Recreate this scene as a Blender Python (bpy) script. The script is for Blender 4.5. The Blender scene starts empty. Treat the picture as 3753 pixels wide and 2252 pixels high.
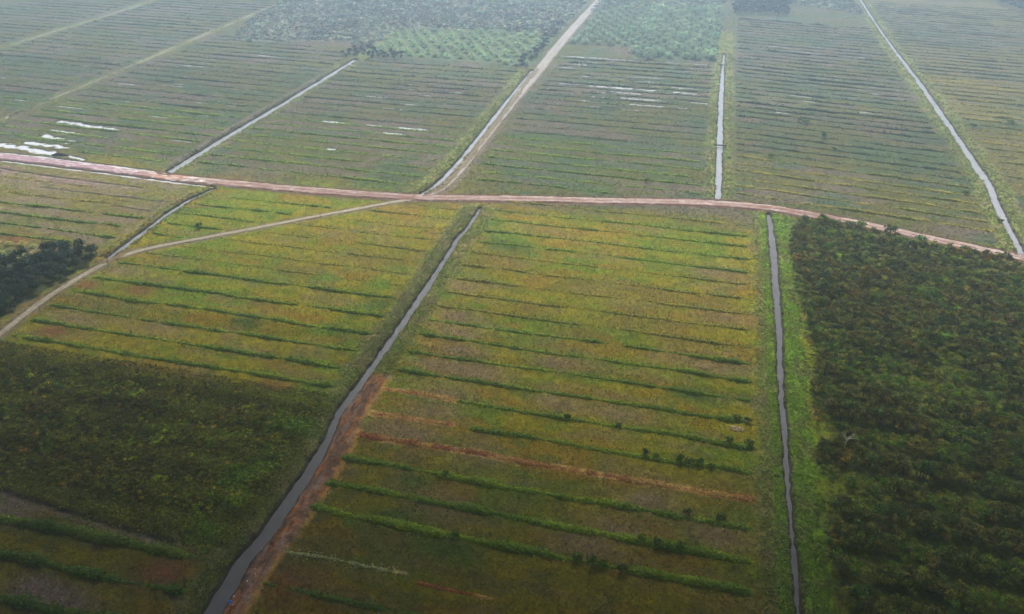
import bpy, math
import numpy as np
R = math.radians
# ------------------------------------------------------------------ camera
scene = bpy.context.scene
cam = bpy.data.objects.new('camera', bpy.data.cameras.new('camera'))
scene.collection.objects.link(cam)
scene.camera = cam
CAMH = 120.0
cam.location = (0, 0, CAMH)
cam.rotation_euler = (R(90 - 31.56), 0, R(13.82))
cam.data.sensor_width = 36.0
cam.data.lens = 27.9
cam.data.clip_start = 1.0
cam.data.clip_end = 12000
# ------------------------------------------------------------------ world
SUN_EL, SUN_AZ = 46.0, 13.8          # azimuth of the sun measured from +Y (far side), to the left
world = bpy.data.worlds.new('World')
scene.world = world
world.use_nodes = True
wn = world.node_tree.nodes
wl = world.node_tree.links
bg = wn['Background']
sky = wn.new('ShaderNodeTexSky')
sky.sky_type = 'NISHITA'
sky.sun_disc = False
sky.sun_elevation = R(SUN_EL)
sky.sun_rotation = R(SUN_AZ)
sky.air_density = 1.0
sky.dust_density = 2.0
sky.ozone_density = 1.0
hs = wn.new('ShaderNodeHueSaturation')      # overcast: the cloud takes the blue out of the sky
hs.inputs['Saturation'].default_value = 0.35
hs.inputs['Value'].default_value = 0.7
wl.new(sky.outputs[0], hs.inputs['Color'])
wl.new(hs.outputs[0], bg.inputs['Color'])
bg.inputs['Strength'].default_value = 0.05
# ------------------------------------------------------------------ sun
sd = bpy.data.lights.new('sun', 'SUN')
sd.energy = 5.0
sd.angle = R(18)
sd.color = (1.0, 0.96, 0.88)
sun = bpy.data.objects.new('sun', sd)
scene.collection.objects.link(sun)
sun.rotation_euler = (R(-(90 - SUN_EL)), 0, R(SUN_AZ))
# ------------------------------------------------------------------ exposure
vs = scene.view_settings
vs.view_transform = 'Standard'
vs.look = 'None'
vs.gamma = 1
vs.exposure = 1.15
scene.cycles.use_denoising = True
scene.cycles.volume_bounces = 2
scene.cycles.max_bounces = 6
scene.cycles.diffuse_bounces = 2
scene.cycles.glossy_bounces = 2
HAZE_DENSITY = 0.00096

# ================================================================== helpers
rng = np.random.default_rng(7)
COL = scene.collection


def _hash(ix, iy, seed):
    h = (ix.astype(np.int64) * 374761393 + iy.astype(np.int64) * 668265263 + seed * 1442695041) & 0xFFFFFFFF
    h = ((h ^ (h >> 13)) * 1274126177) & 0xFFFFFFFF
    h = h ^ (h >> 16)
    return (h & 0xFFFF) / 65535.0


def vnoise(x, y, seed=0):
    x = np.asarray(x, float); y = np.asarray(y, float)
    ix = np.floor(x); iy = np.floor(y)
    fx = x - ix; fy = y - iy
    fx = fx * fx * (3 - 2 * fx); fy = fy * fy * (3 - 2 * fy)
    a = _hash(ix, iy, seed); b = _hash(ix + 1, iy, seed)
    c = _hash(ix, iy + 1, seed); d = _hash(ix + 1, iy + 1, seed)
    return (a * (1 - fx) + b * fx) * (1 - fy) + (c * (1 - fx) + d * fx) * fy


def fbm(x, y, seed=0, octv=4):
    s = 0.0; a = 0.5; t = 0.0
    for o in range(octv):
        s = s + a * vnoise(x * 2 ** o + 17.3 * o, y * 2 ** o - 9.1 * o, seed + o)
        t += a; a *= 0.55
    return s / t


def sstep(a, b, x):
    t = np.clip((x - a) / (b - a), 0, 1)
    return t * t * (3 - 2 * t)


def mix(a, b, t):
    t = np.asarray(t)[..., None]
    return a * (1 - t) + np.asarray(b) * t


def inpoly(px, py, poly):
    px = np.asarray(px, float); py = np.asarray(py, float)
    r = np.zeros(px.shape, bool)
    n = len(poly)
    for i in range(n):
        x0, y0 = poly[i]; x1, y1 = poly[(i + 1) % n]
        if y0 == y1:
            continue
        c = ((y0 > py) != (y1 > py)) & (px < (x1 - x0) * (py - y0) / (y1 - y0) + x0)
        r ^= c
    return r


AZ = R(13.82)


def in_view(x, y, margin=12.0):
    """ground area the photograph could show, widened by a margin in metres"""
    r = x * math.cos(AZ) + y * math.sin(AZ)
    w = -x * math.sin(AZ) + y * math.cos(AZ)
    return (np.abs(r) < 0.645 * (w * 0.852 + CAMH * 0.5234) + margin) & (w > 60 - margin)


def new_mesh(name, verts, nper, ncorner, col=None, faces=None, smooth=False):
    """verts (N,3); faces given as (F,ncorner) index array, or consecutive groups of ncorner"""
    me = bpy.data.meshes.new(name)
    verts = np.ascontiguousarray(verts, dtype=np.float32)
    if faces is None:
        nf = len(verts) // ncorner
        faces = np.arange(nf * ncorner, dtype=np.int32)
    else:
        faces = np.ascontiguousarray(faces, dtype=np.int32)
        nf = len(faces)
        faces = faces.ravel()
    me.vertices.add(len(verts))
    me.vertices.foreach_set('co', verts.ravel())
    me.loops.add(len(faces))
    me.loops.foreach_set('vertex_index', faces)
    me.polygons.add(nf)
    me.polygons.foreach_set('loop_start', np.arange(nf, dtype=np.int32) * ncorner)
    if smooth:
        me.polygons.foreach_set('use_smooth', np.ones(nf, dtype=bool))
    if col is not None:
        at = me.color_attributes.new('Col', 'FLOAT_COLOR', 'POINT')
        c4 = np.ones((len(verts), 4), np.float32)
        c4[:, :3] = np.clip(col, 0, 1)
        at.data.foreach_set('color', c4.ravel())
    me.update(calc_edges=True)
    me.validate()
    return me


def link(name, me, mat=None, parent=None):
    o = bpy.data.objects.new(name, me)
    COL.objects.link(o)
    if mat is not None and me is not None and not me.materials:
        me.materials.append(mat)
    if parent is not None:
        o.parent = parent
    return o


def tag(o, label=None, cat=None, group=None, kind=None):
    if label: o['label'] = label
    if cat: o['category'] = cat
    if group: o['group'] = group
    if kind: o['kind'] = kind
    return o


def empty(name, loc, rz=0.0):
    o = bpy.data.objects.new(name, None)
    COL.objects.link(o)
    o.location = loc
    o.rotation_euler = (0, 0, rz)
    o.empty_display_size = 0.3
    return o


# ================================================================== materials
def material(name, base=None, attr=False, noise=None, rough=0.9, spec=0.1, bump=None, objvar=0.0, trans=0.0):
    m = bpy.data.materials.new(name)
    m.use_nodes = True
    nt = m.node_tree
    n = nt.nodes; l = nt.links
    b = n['Principled BSDF']
    b.inputs['Roughness'].default_value = rough
    b.inputs['Specular IOR Level'].default_value = spec
    if attr:
        a = n.new('ShaderNodeAttribute'); a.attribute_name = 'Col'
        out = a.outputs['Color']
    else:
        c = n.new('ShaderNodeRGB'); c.outputs[0].default_value = (*base, 1)
        out = c.outputs[0]
    geo = n.new('ShaderNodeNewGeometry')
    if noise:
        for sc_, lo, hi, seed in noise:
            t = n.new('ShaderNodeTexNoise'); t.inputs['Scale'].default_value = sc_
            t.inputs['Detail'].default_value = 3
            mp = n.new('ShaderNodeVectorMath'); mp.operation = 'ADD'
            mp.inputs[1].default_value = (seed * 31.7, seed * 12.1, seed * 5.3)
            l.new(geo.outputs['Position'], mp.inputs[0]); l.new(mp.outputs[0], t.inputs['Vector'])
            r = n.new('ShaderNodeMapRange')
            r.inputs['From Min'].default_value = 0.3; r.inputs['From Max'].default_value = 0.7
            r.inputs['To Min'].default_value = lo; r.inputs['To Max'].default_value = hi
            l.new(t.outputs['Fac'], r.inputs['Value'])
            mx = n.new('ShaderNodeVectorMath'); mx.operation = 'SCALE'
            l.new(out, mx.inputs[0]); l.new(r.outputs[0], mx.inputs['Scale'])
            out = mx.outputs[0]
    if objvar:
        oi = n.new('ShaderNodeObjectInfo')
        h = n.new('ShaderNodeHueSaturation')
        r1 = n.new('ShaderNodeMapRange'); r1.inputs['To Min'].default_value = 0.5 - objvar * 0.025; r1.inputs['To Max'].default_value = 0.5 + objvar * 0.05
        l.new(oi.outputs['Random'], r1.inputs['Value'])
        mt = n.new('ShaderNodeMath'); mt.operation = 'MULTIPLY'; mt.inputs[1].default_value = 7.31
        fr = n.new('ShaderNodeMath'); fr.operation = 'FRACT'
        l.new(oi.outputs['Random'], mt.inputs[0]); l.new(mt.outputs[0], fr.inputs[0])
        r2 = n.new('ShaderNodeMapRange'); r2.inputs['To Min'].default_value = 1 - 0.35 * objvar; r2.inputs['To Max'].default_value = 1 + 0.35 * objvar
        l.new(fr.outputs[0], r2.inputs['Value'])
        l.new(out, h.inputs['Color']); l.new(r1.outputs[0], h.inputs['Hue']); l.new(r2.outputs[0], h.inputs['Value'])
        out = h.outputs[0]
    l.new(out, b.inputs['Base Color'])
    if trans:
        tr = n.new('ShaderNodeBsdfTranslucent'); ms = n.new('ShaderNodeMixShader'); ms.inputs[0].default_value = trans
        l.new(out, tr.inputs['Color']); l.new(b.outputs[0], ms.inputs[1]); l.new(tr.outputs[0], ms.inputs[2])
        l.new(ms.outputs[0], n['Material Output'].inputs['Surface'])
    if bump:
        sc_, dist = bump
        t = n.new('ShaderNodeTexNoise'); t.inputs['Scale'].default_value = sc_; t.inputs['Detail'].default_value = 5
        l.new(geo.outputs['Position'], t.inputs['Vector'])
        bp = n.new('ShaderNodeBump'); bp.inputs['Strength'].default_value = 0.6; bp.inputs['Distance'].default_value = dist
        l.new(t.outputs['Fac'], bp.inputs['Height']); l.new(bp.outputs[0], b.inputs['Normal'])
    return m


M_ground = material('field_soil_and_grass', attr=True, noise=[(1.6, 0.68, 1.34, 1), (0.45, 0.76, 1.26, 2), (4.5, 0.78, 1.22, 3)], bump=(2.5, 0.08))
M_leaf = material('foliage', attr=True, noise=[(1.3, 0.75, 1.3, 4)], rough=0.75, spec=0.15, trans=.35)
M_leafv = material('tree_foliage', attr=True, rough=0.75, spec=0.15, objvar=1.0, trans=.3)
M_grass = material('grass_blades', attr=True, noise=[(0.9, 0.85, 1.15, 5)], rough=0.8, spec=0.1, trans=.35)
M_bark = material('bark', base=(0.10, 0.075, 0.05), noise=[(6, 0.7, 1.3, 6)])
M_dead = material('bleached_wood', base=(0.62, 0.55, 0.40), noise=[(5, 0.75, 1.15, 6)])
M_road = material('red_laterite', attr=True, noise=[(1.1, 0.72, 1.28, 7), (4.5, 0.8, 1.2, 8)], bump=(3.0, 0.25))
M_wood = material('grey_timber', base=(0.06, 0.05, 0.04), noise=[(8, 0.7, 1.3, 9)])
M_stone = material('pale_stone', base=(0.75, 0.7, 0.62), noise=[(9, 0.8, 1.1, 9)])


def water_mat(name, base, rough=0.12, nscale=2.0, spec=0.4):
    m = bpy.data.materials.new(name)
    m.use_nodes = True
    n = m.node_tree.nodes; l = m.node_tree.links
    b = n['Principled BSDF']
    geo = n.new('ShaderNodeNewGeometry')
    t0 = n.new('ShaderNodeTexNoise'); t0.inputs['Scale'].default_value = 0.35; t0.inputs['Detail'].default_value = 4
    l.new(geo.outputs['Position'], t0.inputs['Vector'])
    cr = n.new('ShaderNodeMapRange'); cr.inputs['To Min'].default_value = 0.72; cr.inputs['To Max'].default_value = 1.28
    l.new(t0.outputs['Fac'], cr.inputs['Value'])
    sc_ = n.new('ShaderNodeVectorMath'); sc_.operation = 'SCALE'; sc_.inputs[0].default_value = base
    l.new(cr.outputs[0], sc_.inputs['Scale']); l.new(sc_.outputs[0], b.inputs['Base Color'])
    b.inputs['Roughness'].default_value = rough
    b.inputs['IOR'].default_value = 1.33
    b.inputs['Specular IOR Level'].default_value = spec
    t = n.new('ShaderNodeTexNoise'); t.inputs['Scale'].default_value = nscale; t.inputs['Detail'].default_value = 3
    l.new(geo.outputs['Position'], t.inputs['Vector'])
    bp = n.new('ShaderNodeBump'); bp.inputs['Strength'].default_value = 0.08; bp.inputs['Distance'].default_value = 0.05
    l.new(t.outputs['Fac'], bp.inputs['Height']); l.new(bp.outputs[0], b.inputs['Normal'])
    return m


M_water = water_mat('murky_canal_water', (0.125, 0.118, 0.125), .15, 2.0, .3)
M_waterfar = water_mat('silty_sky_tinted_water', (0.24, 0.245, 0.27), .12, 2.0, .35)  # silt colour lightened to stand in for reflected sky
M_puddle = water_mat('shallow_flood_water', (0.46, 0.47, 0.50))  # whitish base colour stands in for reflected sky

# ================================================================== layout (metres)
ROAD = [(-430, 262.0), (-330, 256.5), (-283, 255.2), (-248.5, 254.6), (-230.7, 253.9), (-213.7, 252.7), (-197, 251.9), (-182, 252.0), (-134, 253.2),
        (-113.5, 255.2), (-100, 256.2), (-81, 260.4), (-65, 263.9), (-45, 267.5), (-25, 271.2), (-8, 275.0), (5, 277.2), (15, 278.3), (26, 278.3),
        (45, 275.0), (63, 270.8), (79.5, 265.0), (95, 260.4), (105.5, 257.0), (125, 250.5), (160, 240), (220, 224)]
rx_ = np.array([p[0] for p in ROAD]); ry_ = np.array([p[1] for p in ROAD])


def road_y(x):
    return np.interp(x, rx_, ry_)


PATH = [(-178.5, 125), (-178.7, 134), (-178.9, 142.0), (-180.1, 150.9), (-180.7, 159.6), (-180.6, 168.0), (-179.4, 175.6), (-178.4, 185.8), (-176.2, 191.0),
        (-172.2, 196.2), (-167.0, 199.9), (-157.0, 208.4), (-146.5, 217.1), (-135.8, 226.5), (-124.4, 235.7), (-112.6, 245.5), (-104, 252.5), (-99, 255.8)]
TRACK = [(-97, 257.5), (-94, 262.5), (-92.3, 267.5), (-91.6, 276), (-91.3, 284.6), (-91.5, 310), (-91.8, 331.6), (-92.3, 366.1), (-92.8, 394.0), (-92.4, 425.9),
         (-92.8, 485.3), (-92.0, 564.6), (-89.6, 651.4), (-89, 760)]
# canals: (polyline, half width, water material, bank colour strip)
CAN = [
    ([(-204.0, 257.5), (-204.0, 301.7), (-202.6, 350), (-202.2, 404), (-202.0, 437)], 1.7, 'f'),
    ([(-99.4, 260.4), (-97.2, 267.5), (-95.9, 276.5), (-95.3, 293.5), (-95.4, 320), (-95.8, 357), (-96.2, 384), (-96.6, 420), (-96.5, 440)], 1.15, 'f'),
    ([(9.3, 283.2), (8.6, 341), (7.9, 413), (7.5, 473), (7.8, 503)], 1.25, 'f'),
    ([(106.3, 261.6), (107.0, 279.5), (108.3, 301.5), (110.5, 319.5), (110.6, 384), (110.4, 464), (108.4, 548), (108.0, 613), (108.2, 700), (108.5, 800)], 1.45, 'f'),
    ([(-74.2, 253.5), (-74.2, 244.6), (-74.1, 237.3), (-75.0, 228.0), (-74.6, 213.2), (-74.4, 200.3), (-74.3, 180), (-74.6, 150), (-75.3, 134), (-73.7, 124),
      (-72.9, 112), (-73.3, 96), (-74.3, 88), (-73.6, 77), (-73.6, 50)], 1.4, 'n'),
    ([(27.2, 273.2), (27.8, 250), (27.8, 216.6), (27.7, 189), (27.1, 164), (27.4, 149.5), (27.2, 131.5), (27.5, 113), (27.5, 101), (27.6, 60)], 1.0, 'n'),
    ([(-177.8, 246.2), (-181.0, 233.6), (-181.4, 221.6), (-180.6, 208.1), (-180.1, 196.4), (-179.9, 188.2)], 1.15, 'm'),
    ([(-318.2, 300), (-319.2, 318), (-319.6, 326)], 0.6, 'f'),
]
HWS = [None, ([255, 300, 380, 420, 450], [.8, 1.0, 1.0, .6, .5]), ([280, 340, 410, 470, 505], [1.05, 1.15, 1.15, .85, .25]), ([255, 300, 330, 460, 560, 800], [.9, 1.35, 1.4, 1.35, .95, .9]),
       ([50, 77, 96, 112, 124, 133, 145, 200, 235, 254], [1.55, 1.5, 1.45, 1.15, 1.0, .75, .85, .9, .75, .35]), ([60, 130, 165, 190, 216, 250, 268, 274], [.45, .48, .55, .75, .95, 1.1, .8, .5]), ([186, 200, 246], [.8, 1.0, .7]), None]
# flooded strips (x0,y0,x1,y1,half width)
PUD = [(-300, 268.2, -258, 263.0, 1.9), (-262, 264.0, -246, 260.6, .8), (-286.8, 272.6, -262.0, 270.9, 1.3), (-285.1, 281.3, -266.4, 277.6, 1.5), (-291.5, 300.2, -257.7, 295.8, 1.6),
       (-286.9, 289.4, -270.2, 287.7, .5), (-339, 325, -330.3, 323.6, .9), (-348.5, 326.3, -342.6, 325.4, .6), (-295, 403.2, -279.5, 402.2, 1.0),
       (-292, 396.6, -275.4, 395.3, .9), (-272, 395.4, -262.6, 395.2, .9), (-255.8, 403.1, -223.9, 400.7, .8), (-256.6, 395.0, -239.9, 393.3, .7),
       (-290, 388.4, -282.9, 388, .8), (-284.7, 379.8, -255.8, 378.4, 1.2), (-290.3, 371.7, -276.4, 371.2, .7), (-281, 364.1, -268, 363.8, .9),
       (-263, 433.1, -251, 432.7, .8), (-238.4, 377.6, -234.4, 377.0, 1.0), (-241.3, 360.0, -235.2, 359.2, .8), (-229.7, 359.4, -223, 359.2, .8),
       (-228.4, 344.0, -225.2, 343.6, .8), (-254.6, 317.6, -244.4, 316.9, .6), (-225.8, 325.7, -216, 325.0, .5),
       (46, 480.6, 58, 479.4, .9), (50.6, 456.5, 90.5, 450.2, .9), (44.2, 443.0, 87.1, 436.2, 1.0), (54.4, 448.6, 80.6, 444.2, .7),
       (51.7, 512.6, 59.6, 512.2, .8), (64.4, 503.4, 68.1, 502.6, .8), (74.2, 518.0, 85.9, 516.6, .7), (66.0, 416.8, 71.8, 415.4, 1.1), (79.5, 413.4, 87, 412.6, .8),
       (74.5, 400.5, 78.2, 399.8, .6), (68.8, 377.2, 71.1, 376.7, .8), (84, 422, 87.5, 421.4, .9),
       (-86.9, 475.0, -42.6, 474.2, .8), (-42, 474.2, 1.5, 475.2, .45), (-77.6, 458.8, -67, 457.6, .7), (-62.7, 458.7, -55, 458.5, .8), (-81.5, 449.8, -72.8, 449.3, .7),
       (-73.5, 436, -62.8, 434.6, .7), (-49.8, 434.6, -44.4, 434.1, .9), (-42, 433.7, -38, 433.2, .9), (-76.8, 417.5, -65.3, 417, 1.0), (-60.6, 417.2, -26, 416.2, 1.1),
       (-48.6, 408.7, -32.7, 408.5, .8), (-42.8, 399.4, -18.6, 399.2, .8), (-36, 390.2, -18.3, 390, .7), (-16.7, 416, -2.8, 415.4, .7), (-17.7, 424.3, -3.1, 423.9, .6),
       (-8.6, 400.5, 1.7, 400.1, .7), (-75.9, 467.4, -58.6, 468, .6), (-85.5, 612.8, -79, 612.2, 1.2), (-120, 403.0, -104, 402.2, .4),
       (-190, 404.6, -183, 404.2, .6), (-187, 396.5, -176, 396.2, .6), (-151, 330.3, -143, 330.0, .5), (-146, 412.5, -140, 412.2, .5)]
_r = np.random.default_rng(33)
for _x0, _x1, _ys, _sp, _slp, _lo, _hi, _n in ((-195, -108, 271.5, 8.35, 0, 300, 430, 20), (-312, -212, 270, 8.35, -.05, 300, 450, 30), (18, 98, 293.5, 7.95, -.15, 400, 560, 34), (-80, 0, 281.6, 8.35, 0, 380, 470, 18), (-500, -330, 320, 8.35, -.05, 330, 480, 12)):
    for _i in range(_n):
        _q = _ys + _sp * int(_r.uniform((_lo - _ys) / _sp, (_hi - _ys) / _sp)); _a = _r.uniform(_x0, _x1 - 12); _l = _r.uniform(4, 18)
        PUD.append((_a, _q + _slp * (_a - _x0), _a + _l, _q + _slp * (_a + _l - _x0), _r.uniform(.42, .7)))
# ditches with water beside the red road
DITCH = [([(-340, 261.5), (-300, 259.8), (-286, 259.3), (-273.5, 259.2), (-260.5, 259.0), (-250.9, 258.2), (-234, 257.6), (-216.6, 256.6), (-209.5, 256.2)], 0.62),
         ([(-340, 252.4), (-300, 251.8), (-279.3, 251.3), (-261.8, 250.7), (-244.3, 250.1), (-227.9, 249.6), (-207.2, 248.5), (-191.2, 247.9), (-179, 247.6)], 0.62)]

L1X = lambda y: np.interp(y, [77, 88, 96, 112, 124, 134, 150, 250], [-73.6, -74.3, -73.3, -72.9, -73.7, -75.3, -74.6, -74.2])


def pl_dist(x, y, pts):
    """distance to a polyline and the signed side"""
    d = np.full(np.shape(x), 1e9)
    for (x0, y0), (x1, y1) in zip(pts[:-1], pts[1:]):
        dx, dy = x1 - x0, y1 - y0
        t = np.clip(((x - x0) * dx + (y - y0) * dy) / (dx * dx + dy * dy), 0, 1)
        d = np.minimum(d, np.hypot(x - x0 - t * dx, y - y0 - t * dy))
    return d


def pl_dist_box(x, y, pts, pad):
    xs = [p[0] for p in pts]; ys = [p[1] for p in pts]
    d = np.full(x.shape, 1e3)
    m = (x > min(xs) - pad) & (x < max(xs) + pad) & (y > min(ys) - pad) & (y < max(ys) + pad)
    if m.any():
        d[m] = pl_dist(x[m], y[m], pts)
    return d


# ------------------------------------------------------------------ polygons of the different covers
FOREST = [(36.6, 268), (55, 270.5), (73, 264), (91, 258.5), (105, 253.5), (135, 244), (190, 228), (190, 60), (37, 60), (35.4, 103), (34, 117), (34, 126), (39.5, 135.8), (34.5, 140),
          (33, 145), (38, 151.5), (34.5, 168), (36.6, 185), (34, 220), (33, 250)]
THICKET = [(-230, 137), (-172, 136.5), (-148, 136.5), (-120, 137), (-100, 137), (-80.5, 137.8), (-78, 135), (-78, 102), (-79, 91), (-84, 88.5), (-98, 91), (-115, 92), (-131, 94.5), (-145, 95), (-230, 97)]
GROVE = [(-270, 192), (-222, 186), (-206, 184), (-196, 190.5), (-184, 190), (-183, 183), (-184, 172), (-184.5, 161.6), (-185, 147), (-183, 132), (-270, 132)]
PALEPALMS = [(-245, 192), (-208, 191), (-202, 184), (-206, 178), (-222, 172), (-245, 172)]
SCRUB = [(-205, 448), (-222, 478), (-296, 458), (-316, 516), (-330, 600), (-345, 860), (-96, 860), (-95, 660), (-97, 600), (-99, 534), (-205, 520)]
PALM1 = [(-203, 449), (-203, 519), (-99, 531), (-99, 447)]
PALM2 = [(-86, 507), (-47, 507), (-45, 479), (4, 481), (4, 640), (-60, 626), (-86, 600)]
TREEC = [(11, 619), (50, 623), (52, 669), (10, 667)]
TREER = [(203, 800), (206, 730), (215, 665), (260, 640), (330, 640), (330, 800)]

PATCH = {
    'bright': ((0.10, 0.17, 0.012), [(-86.6, 179.2), (-92.0, 165.5), (-81.3, 157.9), (-107.3, 192.8), (-86.9, 192.6), (-86.9, 203.3), (-66.5, 242.2), (-59.9, 233.8), (-79.0, 135.2), (-70.5, 215), (-69.5, 205), (-70, 192)]),
    'yg': ((0.14, 0.17, 0.012), [(-29.8, 162.9), (-21.2, 169.2), (-0.7, 167.3), (-40.3, 175.1), (-12.4, 168.1), (33.6, 186.2), (32.3, 151.7), (34.5, 134.5), (39.5, 134.5), (50.3, 188.3), (64.7, 140.7)]),
    'green': ((0.065, 0.10, 0.012), [(-49.9, 115.7), (-35.8, 100.1), (-40.0, 100.1), (-26.7, 117.0), (6.8, 159.6), (-33.7, 98.5), (-49.7, 105.4), (-116.3, 163.9), (-179.1, 225.1), (-69.9, 333.1), (-84, 182), (-60, 228), (-55, 226)]),
    'rust': ((0.20, 0.085, 0.03), [(-95.4, 139.2), (-157.0, 172.8), (-174.4, 171.1), (-166.1, 147.3), (-63.5, 84.3), (-108.5, 99.4), (-87.0, 82), (-218.4, 192)]),
    'mauve': ((0.20, 0.140, 0.065), [(-63.8, 198.3), (-61.0, 180.9), (-58.0, 156.9), (-46.7, 156.0), (-28.1, 165.2), (11.4, 173.0), (-60.5, 131.1), (-52.5, 146.7), (-38.5, 127.1), (-7.2, 113.1), (-41.1, 111.3), (-1.4, 122), (14.2, 198.2), (11.4, 224.7), (-102.9, 132.6), (-170.5, 181.3), (-139.1, 155.0), (-165.0, 154.1), (13.7, 115.5), (-11.7, 107.3), (32.0, 244.0), (-56, 165), (-58, 173), (-50, 157), (-25, 149), (-10, 149), (-56, 130), (-54, 139)]),
    'pink': ((0.22, 0.15, 0.13), [(-109.2, 72.6), (-97.9, 71.8), (-103.5, 72.2), (-126.9, 87.6), (-90.0, 90.6), (-247, 238.6), (-236, 239.2), (-228, 239.2), (-268, 242)]),
    'gold': ((0.17, 0.13, 0.018), [(-4.9, 205.3), (-15.0, 188.8), (2.5, 182.5), (-57.4, 213.3), (-96.6, 206.5), (-119.7, 195.2), (-78.3, 214.0), (10.0, 129.8), (14.7, 101.7), (3.5, 102.7), (-157.4, 158.3), (-175.5, 158.5), (130, 470), (150, 462), (-30, 206), (-40, 190), (-25, 180), (0, 192)]),
}

C_olive = np.array([0.205, 0.178, 0.006])
C_green = np.array([0.095, 0.165, 0.006])
C_brown = np.array([0.235, 0.140, 0.012])
C_grey = np.array([0.150, 0.128, 0.090])
C_gold = np.array([0.255, 0.200, 0.008])
C_dark = np.array([0.040, 0.045, 0.012])


def field_col(x, y):
    """colour of plants and soil at a place, with foreground dimming put in"""
    n1 = fbm(x / 26, y / 20, 11); n2 = fbm(x / 20, y / 7, 23); n3 = fbm(x / 6, y / 3.5, 37); n4 = fbm(x / 45, y / 30, 51)
    c = np.broadcast_to(C_olive, x.shape + (3,)).copy()
    c = mix(c, C_green, sstep(.46, .62, n1) * .75)
    c = mix(c, C_brown, sstep(.50, .64, n2) * .7)
    c = mix(c, C_gold, sstep(.52, .66, 1 - n2) * .5)
    c = mix(c, C_green, sstep(.50, .68, n3) * .5)
    c = mix(c, [0.18, 0.13, 0.05], sstep(.56, .68, fbm(x / 13, y / 5, 43)) * .5)
    lf0 = sstep(-176, -190, x) * sstep(262, 250, y)
    c = mix(c, [0.135, 0.115, 0.055], lf0 * .55)
    c = mix(c, [0.19, 0.145, 0.09], lf0 * sstep(.5, .62, fbm(x / 16, y / 3.5, 47)) * .8)
    low = sstep(245, 275, y)                    # beyond the red road: greener, wetter ground with grey soil showing
    c = mix(c, np.array([0.050, 0.054, 0.020]), low * .76)
    c = mix(c, np.array([0.112, 0.084, 0.066]), low * sstep(.47, .62, fbm(x / 28, y / 10, 61)) * .75)
    c = mix(c, np.array([0.036, 0.078, 0.036]), low * sstep(.5, .66, fbm(x / 17, y / 9, 63)) * .6)
    c = mix(c, np.array([0.14, 0.11, 0.025]), low * sstep(95, 130, x) * sstep(.35, .6, n4) * .6)
    near = sstep(150, 95, y)                    # vignette-like dimming put into the colour of the nearer ground
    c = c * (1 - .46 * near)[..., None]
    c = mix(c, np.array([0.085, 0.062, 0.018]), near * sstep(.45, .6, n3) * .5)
    # palm and scrub floors
    for kd, (pc, L) in PATCH.items():
        for i, (a, b) in enumerate(L):
            rx, ry = (7, 3.2) if kd in ('mauve', 'gold') else ((4.5, 2.6) if kd != 'yg' else (3.5, 1.8))
            if b > 200: rx *= 1.3; ry *= 1.3
            q = ((x - a) / (rx * 2)) ** 2 + ((y - b) / (ry * 2)) ** 2
            m = q < 1.6
            if not m.any(): continue
            w = np.exp(-q[m] * 3.2) * (0.45 + 0.9 * n3[m])
            c[m] = mix(c[m], np.array(pc) * (1 - .3 * near[m])[:, None], np.clip(w, 0, 1))  # patches take the painted foreground dimming too
    return c


def verge_mask(x, y):
    """weedy strips along both sides of the long canals"""
    m = np.zeros(x.shape)
    e = (fbm(x / 3, y / 5, 71) - .5) * 5.5
    for i, (pts, hw, k) in enumerate(CAN[:6]):
        yl = np.array([p[1] for p in pts]); xl = np.array([p[0] for p in pts])
        o = np.argsort(yl)
        cx = np.interp(y, yl[o], xl[o])
        d = x - cx
        inside = (y > yl.min() - 1) & (y < yl.max() + (60 if i in (0, 2) else 2))
        L, Rr = [(-3, 4), (-7, 3), (-5, 5.5), (-6, 7), (-7, 6.0), (-6, 6.5)][i]
        m = np.maximum(m, inside * sstep(L - 1.6, L + 1.6, d + e) * sstep(Rr + 1.6, Rr - 1.6, d + e))
    for pts in ([(-318.4, 296), (-319.4, 338), (-321, 400), (-323, 466), (-326, 560)], [(-426, 400), (-424, 500), (-428, 600)]):
        cx = np.interp(y, [p[1] for p in pts], [p[0] for p in pts])
        m = np.maximum(m, .6 * (y > 290) * sstep(4.5, 2.5, np.abs(x - cx + e)))
    return m


def basin(x, y):
    """how deep the flooded hollows are, 0..1"""
    b = np.zeros(x.shape)
    for x0, y0, x1, y1, hw in PUD:
        m = (x > min(x0, x1) - 6) & (x < max(x0, x1) + 6) & (y > min(y0, y1) - 5) & (y < max(y0, y1) + 5)
        if not m.any(): continue
        xx, yy = x[m], y[m]
        d = pl_dist(xx, yy, [(x0 + hw, y0), (x1 - hw, y1)])
        nz = (fbm(xx / 2.6, yy / 1.2, 83, 3) - .5)
        b[m] = np.maximum(b[m], sstep(hw * 1.5 + .3, hw * .45, d + nz * ((2.6 * hw + .8) if hw > .9 else (1.5 * hw + .25))))
    for pts, hw in DITCH:
        m = (x > -345) & (x < -176) & (y > 245) & (y < 264)
        if not m.any(): continue
        nz = (fbm(x[m] / 3.0, y[m] / 2.0, 87, 3) - .5)
        b[m] = np.maximum(b[m], sstep(hw * 1.4, hw * .6, pl_dist(x[m], y[m], pts) + nz * 1.1))
    return b


CH = {}


def canal_dist(x, y):
    d = np.full(x.shape, 1e3)
    nz = (fbm(x / 1.4, y / 2.0, 91, 3) - .5) * .75 + (vnoise(x / 5, y / 7, 93) - .5) * .5
    for (pts, hw, k), hq in zip(CAN, HWS):
        if hq is not None: hw = np.interp(y, hq[0], hq[1])
        dd = pl_dist_box(x, y, pts, 7) - hw + nz
        d = np.minimum(d, dd)
    return d


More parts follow.
